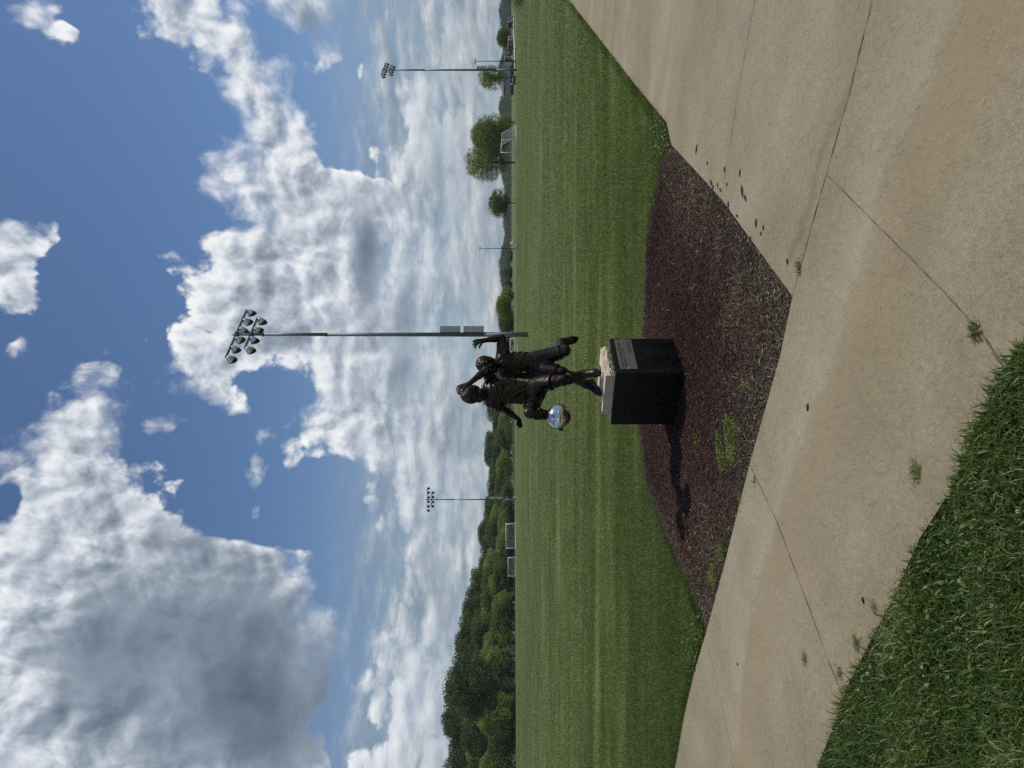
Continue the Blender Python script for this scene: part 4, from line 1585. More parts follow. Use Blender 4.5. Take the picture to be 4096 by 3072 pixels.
body.chain([kneK, kneK * .62 + ankK * .38, ankK], [.050, .048, .034], .02)
body.ell(kneK + np.array((0, -.018, .004)), (.040, .034, .044), np.eye(3), .02)
hatA, axA = head(body, hdA, upA, fwA, 1.04)
hand(body, wrR, W(1843, 1546, 6.60), W(1830, 1574, 6.57), W(1860, 1549, 6.57), W(1853, 1567.5, 6.55), (-.25, -.6, -.7), 1.0)
hand(body, wrL, W(2080, 1697, 6.84), W(2077, 1711, 6.80), W(2070, 1692, 6.82), W(2068, 1702, 6.79), (0, -.8, .5), 1.0, .2)
boyA = hold(body.mesh('boy_figure', M_BRONZE))
boyA['label'] = 'front boy kicking the ball with one arm over his head'


def sub(vol, name, parent, mat=None):
    o = vol.mesh(name, mat or M_BRONZE, parent)
    return o


HP = Vector((ctr[0], ctr[1], TOPZ))
hair('hair', hdA, upA, fwA, 1.04, boyA, 3)
# jersey
j = Vol(lo, hi, H)
hemJ = Z1(708, 644, 6.87)
j.chain([cheA + np.array((0, 0, .015)), Z1(590, 638, 6.86), Z1(730, 646, 6.87)], [.112, .108, .114], .04, flat=(0, 1, 0), fs=1.18)
j.cap(shR + np.array((.0, 0, .0)), shL, .054, .054, .04)
j.cap(cheA, nekA + np.array((0, .02, -.03)), .085, .060, .05)
j.cap(shR, elR, .055, .052, .03)
j.cap(shL, shL * .45 + elL * .55, .056, .056, .03)
ua_ = unit(elR - shR)
j.cut(shR + (elR - shR) * .80, ua_, shR * .35 + elR * .65 - .075, elR + .08)
la_ = unit(elL - shL)
j.cut(shL + (elL - shL) * .60, la_, shL * .4 + elL * .6 - .075, elL + .07)
j.cut(hemJ, (0, 0, -1), hemJ - .16, hemJ + np.array((.16, .16, .0)))
j.ell(nekA + np.array((0, -.020, .030)), (.058, .062, .050), np.eye(3), .006, True)
j.displace(lambda P: folds(P, (.22, .1, 1), .044, .0058, 5, .034) + folds(P, (.8, .2, .45), .06, .0035, 8))
# collar band
for a in np.linspace(0, 2 * np.pi, 19)[:-1]:
    b = a + 2 * np.pi / 18
    f = lambda q: nekA + np.array((.060 * math.cos(q), .012 + .055 * math.sin(q), -.010 + .026 * math.sin(q)))
    j.cap(f(a), f(b), .0085, .0085, .006)
jerseyA = sub(j, 'jersey', boyA)
# shorts
sh = Vol(lo, hi, H)
hS, hK = hipS + (kneS - hipS) * .60, hipK + (kneK - hipK) * .66
sh.chain([Z1(720, 644, 6.87), pelA], [.098, .102], .04, flat=(0, 1, 0), fs=1.15)
sh.cap(hipS, hipS + (kneS - hipS) * .85, .080, .080, .04)
sh.cap(hipK, hipK + (kneK - hipK) * .9, .080, .078, .04)
nS = unit(unit(kneS - hipS) + np.array((-.10, 0, -.15)))
sh.cut(hS, nS, hS - .10, hS + .10)
nK = unit(kneK - hipK)
sh.cut(hK, nK, hK + np.array((-.14, -.16, -.11)), hK + np.array((.10, .08, .10)))
sh.displace(lambda P: folds(P, (.5, .2, .9), .038, .0052, 15, .03))
# hollow hems
sh.cap(hS, hS + nS * .03, .070, .070, .001, neg=True)
sh.cap(hK, hK + nK * .03, .068, .068, .001, neg=True)
sub(sh, 'shorts', boyA)
for nm_, kn, an, t0 in (('sock', kneS, ankS, .24), ('sock', kneK, ankK, .26)):
    so = Vol(lo, hi, H)
    dr = unit(an - kn)
    so.chain([kn, kn * .62 + an * .38, an + dr * .03], [.052, .0515, .039], .02)
    s_ = kn + (an - kn) * t0
    so.cut(s_, -dr)
    so.displace(lambda P: folds(P, dr, .030, .0028, 21, .008))
    for e_ in (0, .018):
        for a in np.linspace(0, 2 * np.pi, 15)[:-1]:
            u_ = unit(np.cross(dr, (0, 1, .3)))
            w_ = np.cross(dr, u_)
            f = lambda q: s_ + dr * (.006 + e_) + (u_ * math.cos(q) + w_ * math.sin(q)) * (.0515 + (.003 if e_ == 0 else 0))
            so.cap(f(a), f(a + 2 * np.pi / 14), .0065, .0065, .005)
    sub(so, nm_, boyA)
for an, he, to, nn in ((ankS, heeS, toeS, (.05, .75, -.55)), (ankK, heeK, toeK, (.15, .25, -.95))):
    lo2, hi2 = bounds([an, he, to], .10)
    fo = Vol(lo2, hi2, .005)
    foot(fo, an, he, to, nn, 1.0)
    sub(fo, 'shoe', boyA)

# ------------------------------------------------ second boy (on the right), chasing
pelB, cheB, nekB = Z2(1330, 530, 7.08), Z2(905, 520, 7.06), Z2(800, 505, 7.04)
hdB = W(1951, 1463, 6.99)
upB, fwB = (.26, -.16, .95), (-.55, -.72, -.34)
bsR, beR, bwR = Z2(850, 345, 7.06), Z2(835, 125, 7.10), W(1935, 1362, 7.02)
bsL, beL, bwL = Z2(885, 690, 7.08), Z2(1190, 742, 7.12), Z2(1470, 738, 7.04)
bhR, bkR, baR = Z2(1390, 455, 7.08), W(2262, 1404, 6.99), W(2240, 1372, 7.24)
bhL, bkL, baL = Z2(1390, 610, 7.08), Z2(1800, 672, 6.94), W(2340, 1536, 7.00)
btR, bhe = W(2313, 1351, 7.30), W(2233, 1362, 7.29)
btL, bhl = W(2408, 1580, 6.88), W(2370, 1521, 7.03)
lo, hi = bounds([hdB, bsR, beR, bwR, W(1890, 1384, 7), bsL, beL, bwL, bkR, baR, btR, bkL, baL, btL], .13)
body = Vol(lo, hi, H)
body.chain([pelB, Z2(1120, 530, 7.07), cheB], [.086, .080, .092], .04, flat=(0, 1, 0), fs=1.2)
body.cap(bsR, bsL, .045, .045, .05)
body.chain([cheB * .4 + nekB * .6, nekB, hdB + np.array((.01, .03, -.05))], [.05, .043, .044], .03)
body.chain([bsR, beR], [.043, .034], .02)
body.chain([beR, beR * .62 + bwR * .38, bwR], [.034, .034, .0215], .015)
body.chain([bsL, beL], [.042, .033], .02)
body.chain([beL, beL * .65 + bwL * .35, bwL], [.032, .032, .021], .015)
body.chain([bhR, bhR * .3 + bkR * .7, bkR], [.072, .058, .050], .03)
body.chain([bkR, bkR * .62 + baR * .38, baR], [.048, .046, .033], .02)
body.chain([bhL, bhL * .3 + bkL * .7, bkL], [.072, .058, .050], .03)
body.chain([bkL, bkL * .62 + baL * .38, baL], [.047, .046, .033], .02)
head(body, hdB, upB, fwB, .96)
hand(body, bwR, W(1911, 1367, 6.99), W(1892, 1384, 6.97), W(1924, 1377, 6.97), W(1917.5, 1393, 6.96), (-.6, -.3, -.45), 1.0, 1.0)
hand(body, bwL, Z2(1535, 735, 7.02), Z2(1580, 735, 7.0), Z2(1500, 725, 7.0), Z2(1530, 718, 6.98), (.3, -.9, 0), 1.0, .3)
boyB = hold(body.mesh('boy_figure', M_BRONZE))
boyB['label'] = 'second boy running behind with one arm bent upward'
hair('hair', hdB, upB, fwB, .96, boyB, 9)
j = Vol(lo, hi, H)
hemJ = Z2(1330, 530, 7.08)
j.chain([cheB + np.array((0, 0, .01)), Z2(1120, 530, 7.07), Z2(1345, 530, 7.08)], [.108, .104, .112], .04, flat=(0, 1, 0), fs=1.18)
j.cap(bsR, bsL, .053, .053, .04)
j.cap(cheB, nekB + np.array((0, .02, -.03)), .082, .058, .05)
j.cap(bsR, beR, .058, .060, .03)
j.cap(bsL, bsL * .45 + beL * .55, .056, .056, .03)
j.cut(bsR + (beR - bsR) * .62, beR - bsR, bsR * .4 + beR * .6 - .075, beR + .08)
j.cut(bsL + (beL - bsL) * .60, beL - bsL, bsL * .4 + beL * .6 - .075, beL + .07)
j.cut(hemJ, (.1, 0, -1), hemJ - .17, hemJ + np.array((.17, .17, .0)))
j.ell(nekB + np.array((-.008, -.020, .028)), (.054, .058, .048), np.eye(3), .006, True)
j.displace(lambda P: folds(P, (.75, .1, .55), .048, .0050, 25, .034) + folds(P, (.1, .2, .95), .06, .0032, 28))
for a in np.linspace(0, 2 * np.pi, 19)[:-1]:
    b = a + 2 * np.pi / 18
    f = lambda q: nekB + np.array((.056 * math.cos(q), .012 + .052 * math.sin(q), -.010 + .024 * math.sin(q)))
    j.cap(f(a), f(b), .0085, .0085, .006)
# placket and side panel lines
for dx_ in (-.012, .014):
    pts = [nekB + np.array((.045 + dx_, -.060, -.030)), cheB + np.array((.052 + dx_, -.094, -.02)), cheB + np.array((.050 + dx_, -.096, -.09))]
    j.chain(pts, [.0042] * 3, .003)
sub(j, 'jersey', boyB)
sh = Vol(lo, hi, H)
hR, hL = bhR + (bkR - bhR) * .86, bhL + (bkL - bhL) * .86
sh.chain([Z2(1290, 530, 7.08), pelB], [.096, .100], .04, flat=(0, 1, 0), fs=1.15)
sh.cap(bhR, bhR + (bkR - bhR) * 1.0, .080, .070, .04)
sh.cap(bhL, bhL + (bkL - bhL) * 1.0, .080, .068, .04)
nR, nL = unit(bkR - bhR), unit(bkL - bhL)
sh.cut(hR, nR, hR + np.array((-.08, -.12, -.14)), hR + np.array((.12, .14, .09)))
sh.cut(hL, nL, hL + np.array((-.12, -.12, -.14)), hL + np.array((.08, .12, .09)))
sh.displace(lambda P: folds(P, (.62, .1, .8), .038, .0060, 35, .03))
sh.cap(hR, hR + nR * .03, .060, .060, .001, neg=True)
sh.cap(hL, hL + nL * .03, .058, .058, .001, neg=True)
sub(sh, 'shorts', boyB)
for kn, an in ((bkR, baR), (bkL, baL)):
    so = Vol(lo, hi, H)
    dr = unit(an - kn)
    so.chain([kn, kn * .62 + an * .38, an + dr * .03], [.052, .0505, .039], .02)
    s_ = kn + (an - kn) * .34
    so.cut(s_, -dr)
    so.displace(lambda P: folds(P, dr, .030, .0028, 41, .008))
    u_ = unit(np.cross(dr, (.3, .2, 1)))
    w_ = np.cross(dr, u_)
    for a in np.linspace(0, 2 * np.pi, 15)[:-1]:
        f = lambda q: s_ + dr * .006 + (u_ * math.cos(q) + w_ * math.sin(q)) * .053
        so.cap(f(a), f(a + 2 * np.pi / 14), .0065, .0065, .005)
    sub(so, 'sock', boyB)
for an, he, to, nn in ((baR, bhe, btR, (.75, .65, .15)), (baL, bhl, btL, (.35, .45, -.85))):
    lo2, hi2 = bounds([an, he, to], .10)
    fo = Vol(lo2, hi2, .005)
    foot(fo, an, he, to, nn, 1.0)
    sub(fo, 'shoe', boyB)

# ------------------------------------------------ the steel ball, with seams of 12 pentagons and 20 hexagons
ph_ = (1 + 5 ** .5) / 2
ico = [unit(q) for q in [(0, a, b * ph_) for a in (-1, 1) for b in (-1, 1)] + [(a, b * ph_, 0) for a in (-1, 1) for b in (-1, 1)] + [(b * ph_, 0, a) for a in (-1, 1) for b in (-1, 1)]]
dod = [unit(q) for q in [(a, b, c) for a in (-1, 1) for b in (-1, 1) for c in (-1, 1)] + [(0, a / ph_, b * ph_) for a in (-1, 1) for b in (-1, 1)] + [(a / ph_, b * ph_, 0) for a in (-1, 1) for b in (-1, 1)] + [(b * ph_, 0, a / ph_) for a in (-1, 1) for b in (-1, 1)]]
# line the two sets up: every dodecahedron corner must sit over an icosahedron face
best = max(range(2), key=lambda s_: min(max(float(d_ @ i_) for i_ in (ico if s_ == 0 else [np.array((q[1], q[0], q[2])) for q in ico])) * -1 for d_ in dod))
if best == 1: ico = [np.array((q[1], q[0], q[2])) for q in ico]
bm = bmesh.new()
bmesh.ops.create_icosphere(bm, subdivisions=6, radius=1.0)
vv = np.array([v.co[:] for v in bm.verts])
sc1 = np.concatenate([vv @ np.array(ico).T / 2.327, vv @ np.array(dod).T / 2.267], 1)
srt = np.sort(sc1, 1)
gap = (srt[:, -1] - srt[:, -2]) * 2.3
rr = .1105 * (1 - .022 * np.exp(-(gap / .014) ** 2))
for v, q, r_ in zip(bm.verts, vv, rr): v.co = q * r_
me = bpy.data.meshes.new('soccer_ball')
bm.to_mesh(me)
bm.free()
me.materials.append(M_CHROME)
me.polygons.foreach_set('use_smooth', np.ones(len(me.polygons), bool))
ball = bpy.data.objects.new('soccer_ball', me)
COL.objects.link(ball)
bc = W(2235.5, 1664.5, 6.50)
ball.location = bc
ball.rotation_euler = (.4, .7, .3)
hold(ball)
# ================================================================= what stands on and beyond the field
def gpos(y_img, d, dz=0.0):
    x = (1536 - y_img) / F * d
    return Vector((x, d, float(gz(d, x)) + dz))


M_GALV = simple_mat('weathered steel', (.155, .175, .18), .5, .35, var=.12, vscale=1.5, dirt=(.11, .12, .12, 1), dscale=.8)
M_DSTEEL = simple_mat('dark steel', (.045, .050, .050), .5, .3, var=.15)
M_BOX = simple_mat('grey enamel', (.42, .44, .45), .45, 0, var=.06, vscale=3)
M_REFL = simple_mat('spun aluminium', (.62, .64, .66), .34, .8, var=.05)
M_VISOR = simple_mat('black visor', (.012, .012, .012), .5, 0, var=.1)
M_LENS = simple_mat('lamp glass', (.10, .11, .12), .12, 0, var=.05)
M_WHITE = simple_mat('white paint', (.74, .74, .72), .45, 0, var=.05)
M_NET = simple_mat('white netting', (.62, .62, .60), .8, 0, var=.08)
M_CONCB = simple_mat('footing concrete', (.27, .26, .23), .9, 0, var=.2, vscale=5)
M_BROWN = simple_mat('brown boards', (.105, .082, .066), .75, 0, var=.2, vscale=3)
M_WALLG = simple_mat('grey block wall', (.32, .33, .33), .85, 0, var=.1, vscale=2)
M_ROOF = simple_mat('grey brown shingles', (.17, .155, .14), .9, 0, var=.25, vscale=4)
M_DARK = simple_mat('dark board', (.030, .033, .036), .7, 0, var=.2)
M_GLASS = simple_mat('dark glass', (.012, .014, .016), .08, 0, var=.05)
M_TYRE = simple_mat('tyre rubber', (.014, .014, .014), .85, 0, var=.1)
M_SOILPATH = simple_mat('gravel', (.40, .34, .25), .95, 0, var=.2, vscale=.8)


def car_paint(n, c): return simple_mat(n, c, .28, .25, var=.04)


# ---------------- floodlight pole
def flood_pole():
    root = empty('light_pole', (0, 0, 0))
    m = MB()
    m.tube([(0, 0, -.4), (0, 0, 3.1)], [.168, .166], 16)
    m.build('pole_base', M_BOX if False else M_GALV, root, True)
    m = MB()
    m.tube([(0, 0, 3.0), (0, 0, 9.5), (0, 0, 14.2)], [.160, .135, .118], 16)
    m.tube([(0, 0, 14.1), (0, 0, 18.6)], [.122, .104], 16)
    m.tube([(0, 0, 18.5), (0, 0, 20.75)], [.092, .088], 12)
    m.build('pole', M_GALV, root, True)
    for z in (14.15, 18.62):
        c = MB()
        c.lathe([(.0, -.03), (.145, -.03), (.155, 0), (.145, .03), (0, .03)], Matrix.Translation((0, 0, z)), 16)
        c.build('collar', M_DSTEEL, root, True)
    for i in range(6):
        z = 3.30 + i * .485 + (.20 if i > 2 else 0)
        b = MB()
        b.box((.36, -.03, z), (.44, .34, .455))
        o = b.build('ballast_box', M_BOX, root, bevel=.02)
        b = MB()
        b.box((.18, 0, z), (.06, .12, .2))
        b.build('bracket', M_DSTEEL, o)
    # crossarms along local x, lamps aimed along local +y and down
    for z, half, n in ((20.42, 2.62, 6), (19.40, 1.66, 4)):
        a = MB()
        a.box((0, -.16, z), (half * 2, .10, .13))
        a.box((0, -.05, z), (.22, .30, .30))
        arm = a.build('crossarm', M_DSTEEL, root, bevel=.01)
        for k in range(n):
            x = -half + .08 + (2 * half - .16) * k / (n - 1)
            if abs(x) < .2: x += .2
            toe = .22 * (1 if k % 2 else -1)
            R = Matrix.Translation((x, .05, z - .22)) @ Matrix.Rotation(toe * .4, 4, 'Z') @ Matrix.Rotation(toe * .7, 4, 'Y') @ Matrix.Rotation(math.radians(-90 - 30 - 6 * (k % 3)), 4, 'X') @ Matrix.Scale(.95, 4)
            h = MB()
            h.lathe([(.0, -.30), (.07, -.30), (.12, -.27), (.17, -.20), (.235, -.09), (.285, .02), (.31, .10), (.31, .125), (.295, .125)], R, 20)
            lamp = h.build('lamp', M_REFL, root, True)
            h = MB()
            h.lathe([(0, .09), (.16, .085), (.295, .06)], R, 20)
            h.build('lens', M_LENS, lamp, True)
            h = MB()
            vs, fs = [], []
            for i in range(15):
                th = math.radians(-20 + 220 * i / 14)
                ln = .10 + .20 * max(0.0, math.sin(th))
                for r_, zz in ((.314, .08), (.325, .08 + ln), (.300, .08 + ln), (.296, .08)):
                    vs.append(R @ Vector((r_ * math.cos(th), r_ * math.sin(th), zz)))
                if i:
                    for q in range(4):
                        q2 = (q + 1) % 4
                        fs.append((i * 4 - 4 + q, i * 4 - 4 + q2, i * 4 + q2, i * 4 + q))
            h.add(vs, fs)
            h.build('visor', M_VISOR, lamp)
            h = MB()
            h.box((x, -.08, z - .14), (.09, .14, .22))
            h.build('yoke', M_DSTEEL, lamp)
    return root


pole = flood_pole()
PG = 'tall floodlight poles round the soccer field'
arm_yaw = math.atan2(3.8, 3.61)
p = gpos(1338, 50.0)
pole.location = p
pole.rotation_euler = (0, 0, arm_yaw)
tag(pole, 'tallest looking steel floodlight pole, rising just behind the bronze boys', 'floodlight pole', PG)
c = copy_tree(pole)
c.location = gpos(280, 109.0)
c.rotation_euler = (0, 0, arm_yaw)
tag(c, 'steel floodlight pole in front of the grey pavilion and a small tree', 'floodlight pole', PG)
c = copy_tree(pole)
c.location = gpos(1998, 163.0, -.1)
c.rotation_euler = (0, 0, math.radians(186))
tag(c, 'far floodlight pole standing before the woods beside the white goals', 'floodlight pole', PG)
# the ballast boxes stay square to the pole in every copy; the near pole carries them on the right
for r_ in (pole,):
    for ch in r_.children:
        if ch.name.startswith('ballast_box'): ch.rotation_euler = (0, 0, -arm_yaw + .12)
for r_ in (c,): pass
for o in COL.objects:
    if o.name.startswith('ballast_box') and o.parent and o.parent is not pole: o.rotation_euler = (0, 0, -o.parent.rotation_euler.z + .2)


# ---------------- small area lamps on footings
def area_lamp():
    root = empty('street_lamp', (0, 0, 0))
    m = MB()
    m.lathe([(0, -.3), (.20, -.3), (.20, .42), (.17, .46), (0, .46)], None, 16)
    m.build('footing', M_CONCB, root)
    m = MB()
    m.tube([(0, 0, .42), (0, 0, 6.75)], [.075, .055], 10)
    m.build('post', M_DSTEEL, root, True)
    for s in (-1, 1):
        m = MB()
        m.box((s * .34, 0, 6.74), (.52, .34, .13))
        m.box((s * .10, 0, 6.74), (.2, .06, .06))
        m.build('lamp_head', M_DSTEEL, root, bevel=.03)
    return root


al = area_lamp()
al.location = gpos(245, 117)
al.rotation_euler = (0, 0, .5)
tag(al, 'thin dark twin headed lamp post right of the far floodlight by the pavilion', 'lamp post', 'thin lamp posts along the far edge of the field')
c = copy_tree(al)
c.location = gpos(994, 135)
c.rotation_euler = (0, 0, .9)
tag(c, 'thin dark twin headed lamp post alone against the distant treeline', 'lamp post', 'thin lamp posts along the far edge of the field')


# ---------------- goals
def goal(w, h, dep, label, loc, yaw_, tube_r=.055, net=.22, braces=True):
    """posts along local x, net towards local +y"""
    root = empty('soccer_goal', loc, yaw_, label, 'soccer goal', 'white goals standing about the field')
    for s in (0, w):
        m = MB()
        m.tube([(s, 0, -.15), (s, 0, h)], tube_r, 10)
        m.build('post', M_WHITE, root, True)
    m = MB()
    m.tube([(-tube_r, 0, h), (w + tube_r, 0, h)], tube_r, 10)
    m.build('crossbar', M_WHITE, root, True)
    m = MB()
    m.tube([(0, 0, .03), (0, dep, .03), (w, dep, .03), (w, 0, .03)], tube_r * .7, 8)
    for s in (0, w):
        m.tube([(s, 0, h), (s, dep * .45, h), (s, dep, .03)], tube_r * .55, 8)
    if braces:
        m.tube([(.05, .0, h - .5), (.5, 0, h)], tube_r * .5, 6)
        m.tube([(w - .05, .0, h - .5), (w - .5, 0, h)], tube_r * .5, 6)
    m.build('back_frame', M_WHITE, root, True)
    m = MB()
    nx_ = int(w / net)
    prof = [(.0, h), (dep * .45, h), (dep * .72, h * .45), (dep, .05)]

    def on(t):
        t = t * 3
        i = min(int(t), 2)
        f = t - i
        return (prof[i][0] * (1 - f) + prof[i + 1][0] * f, prof[i][1] * (1 - f) + prof[i + 1][1] * f)
    for i in range(nx_ + 1):
        x = w * i / nx_
        m.tube([(x, *on(t)) for t in np.linspace(0, 1, 7)], .007, 3, False)
    for t in np.linspace(0, 1, int((h + dep) / net)):
        m.tube([(0, *on(t)), (w / 2, on(t)[0], on(t)[1] - .03), (w, *on(t))], .007, 3, False)
    for s in (0, w):
        for z in np.arange(net, h, net):
            ymax = np.interp(z, [0.05, h * .45, h], [dep, dep * .72, dep * .45])
            m.tube([(s, 0, z), (s, ymax, z)], .007, 3, False)
        for y in np.arange(net, dep, net):
            zmax = np.interp(y, [0, dep * .45, dep * .72, dep], [h, h, h * .45, .05])
            m.tube([(s, y, 0.03), (s, y, zmax)], .007, 3, False)
    m.build('net', M_NET, root)
    return root


p0, p1 = gpos(610, 112.0), gpos(560, 121.0)
dv = p1 - p0
goal(math.hypot(dv.x, dv.y), 2.44, 2.4, 'netted white goal in front of the pair of big olive trees', p0, math.atan2(dv.y, dv.x) + 0.0).scale = (1, -1, 1)
p0 = gpos(2194, 150)
goal(5.15, 2.1, 1.6, 'white goal before the woods, the larger of the two side by side', p0, .04, .065, .2)
p0 = gpos(2305, 165)
goal(4.25, 1.75, 1.4, 'white goal before the woods, the smaller of the two side by side', p0, .06, .06, .2)
p0 = gpos(972, 128)
goal(3.0, .98, .8, 'small white goal seen end on near the lone thin lamp post', p0, math.radians(76), .05, .2, False)
p0 = gpos(160, 196)
goal(1.6, 1.45, .9, 'small white goal frame beside the brown shed and the round tree', p0, .5, .05, .2, False)
# short goal frame glimpsed between the boys
goal(2.2, 1.0, .7, 'tiny white goal half hidden behind the second bronze boy', gpos(1408, 92), .6, .04, .2, False)


# ---------------- thin posts
m = MB()
m.tube([(0, 0, -.2), (0, 0, 1.08)], [.035, .03], 8)
m.lathe([(0, 1.10), (.045, 1.09), (.045, 1.05), (.03, 1.03)], None, 8)
fp = m.build('fence_post', M_DARK, None, True)
FG = 'thin dark posts along the far edge of the field'
for i, (yi, d, lb) in enumerate(((406, 118, 'thin dark post left of the small red cart'), (491, 118, 'thin dark post beside the net of the large right goal'), (711, 120, 'thin dark post left of the sparse big tree'), (794, 122, 'thin dark post right beside the small tree'),
                                 (196, 116, 'thin dark post with a pale tag before the brown shed'))):
    o = fp if i == 0 else fp.copy()
    if i: COL.objects.link(o)
    o.location = gpos(yi, d)
    tag(o, lb, 'post', FG)


# ---------------- signs and boxes on posts before the left woods
def box_sign(yi, d, h, s, label, cat='sign'):
    p = gpos(yi, d)
    root = empty('post_sign', p, .1, label, cat, 'white boxes and signs before the woods')
    a = MB()
    a.tube([(0, 0, -.2), (0, 0, h)], .03, 6)
    a.build('post', M_DSTEEL, root)
    a = MB()
    a.box((0, -.04, h + s * .4), (s * .8, .10, s))
    a.build('sign_panel', M_WHITE, root, bevel=.01)
    return root


box_sign(1687, 150, .75, .36, 'white box on a thin post just left of the front bronze boy')
box_sign(1808, 158, .80, .34, 'white box on a thin post before dark woods, between the boys and the far pole')
box_sign(1987, 150, .12, .42, 'low white box close to the foot of the far floodlight pole')
box_sign(1922, 155, .35, .22, 'small white marker between the white box and the far pole')
box_sign(337, 125, .62, .30, 'white sign on a post beside the small red cart')


# ---------------- pavilion
def pavilion():
    b = Vector((88.9, 200.0, float(gz(200, 88))))
    root = empty('pavilion', b, .0, 'low grey pavilion with a gabled shingle roof and open porch', 'pavilion')
    w, e, ap, dp = 9.4, 2.85, 4.35, 8.0
    x0, x1 = -w / 2, w / 2
    wl, wr = x0 + .5, x1 - 2.7
    m = MB()
    m.add([(wl, 0, .9), (wr, 0, .9), (wr, 0, e), (0.0, 0, ap - .12), (wl, 0, e - .02), (wl, dp, .9), (wr, dp, .9), (wr, dp, e), (0, dp, ap - .12), (wl, dp, e - .02)],
          [(0, 1, 2, 3, 4), (9, 8, 7, 6, 5), (0, 5, 6, 1), (1, 6, 7, 2), (4, 9, 5, 0), (2, 7, 8, 3), (3, 8, 9, 4)])
    m.build('wall', M_WALLG, root)
    m = MB()
    m.box(((wl + wr) / 2, dp / 2, .40), (wr - wl + .06, dp + .06, 1.0))
    m.build('wall_base', M_DARK, root)
    m = MB()
    m.box(((wr + x1) / 2, dp / 2, -.02), (x1 - wr, dp, .24))
    m.build('porch_floor', M_CONCB, root)
    m = MB()
    m.box(((wr + x1) / 2 + .3, dp * .55, 1.35), (x1 - wr - .9, .2, 2.5))
    m.build('porch_wall', M_DARK, root)
    r = MB()
    t_ = .16
    for s in (-1, 1):
        ex = s * (w / 2 + .15)
        vs = [(0, -.6, ap), (ex, -.6, e - .10), (ex, dp + .6, e - .10), (0, dp + .6, ap)]
        n = Vector((s * (ap - e), 0, w / 2)).normalized() * t_
        vs2 = [tuple(Vector(q) + n) for q in vs]
        r.add(vs + vs2, [(0, 1, 2, 3), (7, 6, 5, 4), (0, 4, 5, 1), (1, 5, 6, 2), (2, 6, 7, 3), (3, 7, 4, 0)])
    roof = r.build('roof', M_ROOF, root)
    r = MB()
    for s in (-1, 1):
        a, b_ = Vector((0, -.62, ap - .03)), Vector((s * (w / 2 + .15), -.62, e - .13))
        r.add([a, b_, b_ - Vector((0, 0, .2)), a - Vector((0, 0, .2)), a + Vector((0, .05, 0)), b_ + Vector((0, .05, 0)), b_ + Vector((0, .05, -.2)), a + Vector((0, .05, -.2))],
              [(0, 1, 2, 3), (7, 6, 5, 4), (0, 4, 5, 1), (3, 2, 6, 7), (1, 5, 6, 2), (0, 3, 7, 4)])
    r.build('fascia', M_WHITE, roof)
    for x in (x1 - .25, x1 - 1.4):
        for y in (.1, dp - .1):
            q = MB()
            q.box((x, y, 1.42), (.16, .16, 2.66))
            q.build('porch_post', M_WHITE, root)
    q = MB()
    q.box(((wr + x1) / 2, .1, 2.62), (x1 - wr, .14, .28))
    q.build('porch_beam', M_WHITE, root)
    d = MB()
    d.box((wr - .75, -.03, 1.45), (.95, .08, 2.1))
    dr = d.build('door', M_BOX, root)
    d = MB()
    d.box((wr - 1.1, -.09, 1.4), (.05, .06, .14))
    d.build('handle', M_DSTEEL, dr)
    wdw = MB()
    wdw.box((-1.6, -.03, 2.05), (1.0, .08, .7))
    wn = wdw.build('window_frame', M_WHITE, root)
    wdw = MB()
    wdw.box((-1.6, -.05, 2.05), (.84, .08, .54))
    wdw.build('pane', M_GLASS, wn)
    return root


pavilion()


def shed():
    p = gpos(178, 197)
    root = empty('storage_shed', p, .25, 'brown storage shed on the gravel beside the pavilion', 'shed')
    m = MB()
    m.box((0, 0, .72), (2.3, 1.8, 1.6))
    m.build('wall', M_BROWN, root)
    m = MB()
    m.add([(-1.3, -1.05, 1.48), (1.3, -1.05, 1.48), (1.3, 1.05, 1.62), (-1.3, 1.05, 1.62), (-1.3, -1.05, 1.56), (1.3, -1.05, 1.56), (1.3, 1.05, 1.70), (-1.3, 1.05, 1.70)],
          [(3, 2, 1, 0), (4, 5, 6, 7), (0, 1, 5, 4), (1, 2, 6, 5), (2, 3, 7, 6), (3, 0, 4, 7)])
    m.build('roof', M_ROOF, root)
    m = MB()
    m.box((.45, -.91, .66), (.9, .05, 1.35))
    d = m.build('door', M_DARK, root)
    m = MB()
    m.box((.1, -.95, .7), (.05, .06, .12))
    m.build('handle', M_GALV, d)


shed()


def bleacher():
    """dark stepped bench stand between shed and pavilion"""
    p = gpos(203, 199)
    root = empty('bleacher', p, -.2, 'dark stepped bench stand between the brown shed and the pavilion', 'bleacher')
    for i in range(3):
        m = MB()
        m.box((0, i * .55, .45 + i * .35), (2.0, .34, .07))
        m.build('seat', M_DARK, root)
        m = MB()
        m.box((0, i * .55 - .25, .18 + i * .35), (2.0, .05, .22))
        m.build('riser', M_BROWN, root)
    for s in (-.95, 0, .95):
        m = MB()
        m.tube([(s, -.2, 0), (s, 1.2, 1.18)], .035, 6)
        m.tube([(s, 1.2, 0), (s, 1.2, 1.55)], .035, 6)
        m.build('support', M_DSTEEL, root)


bleacher()


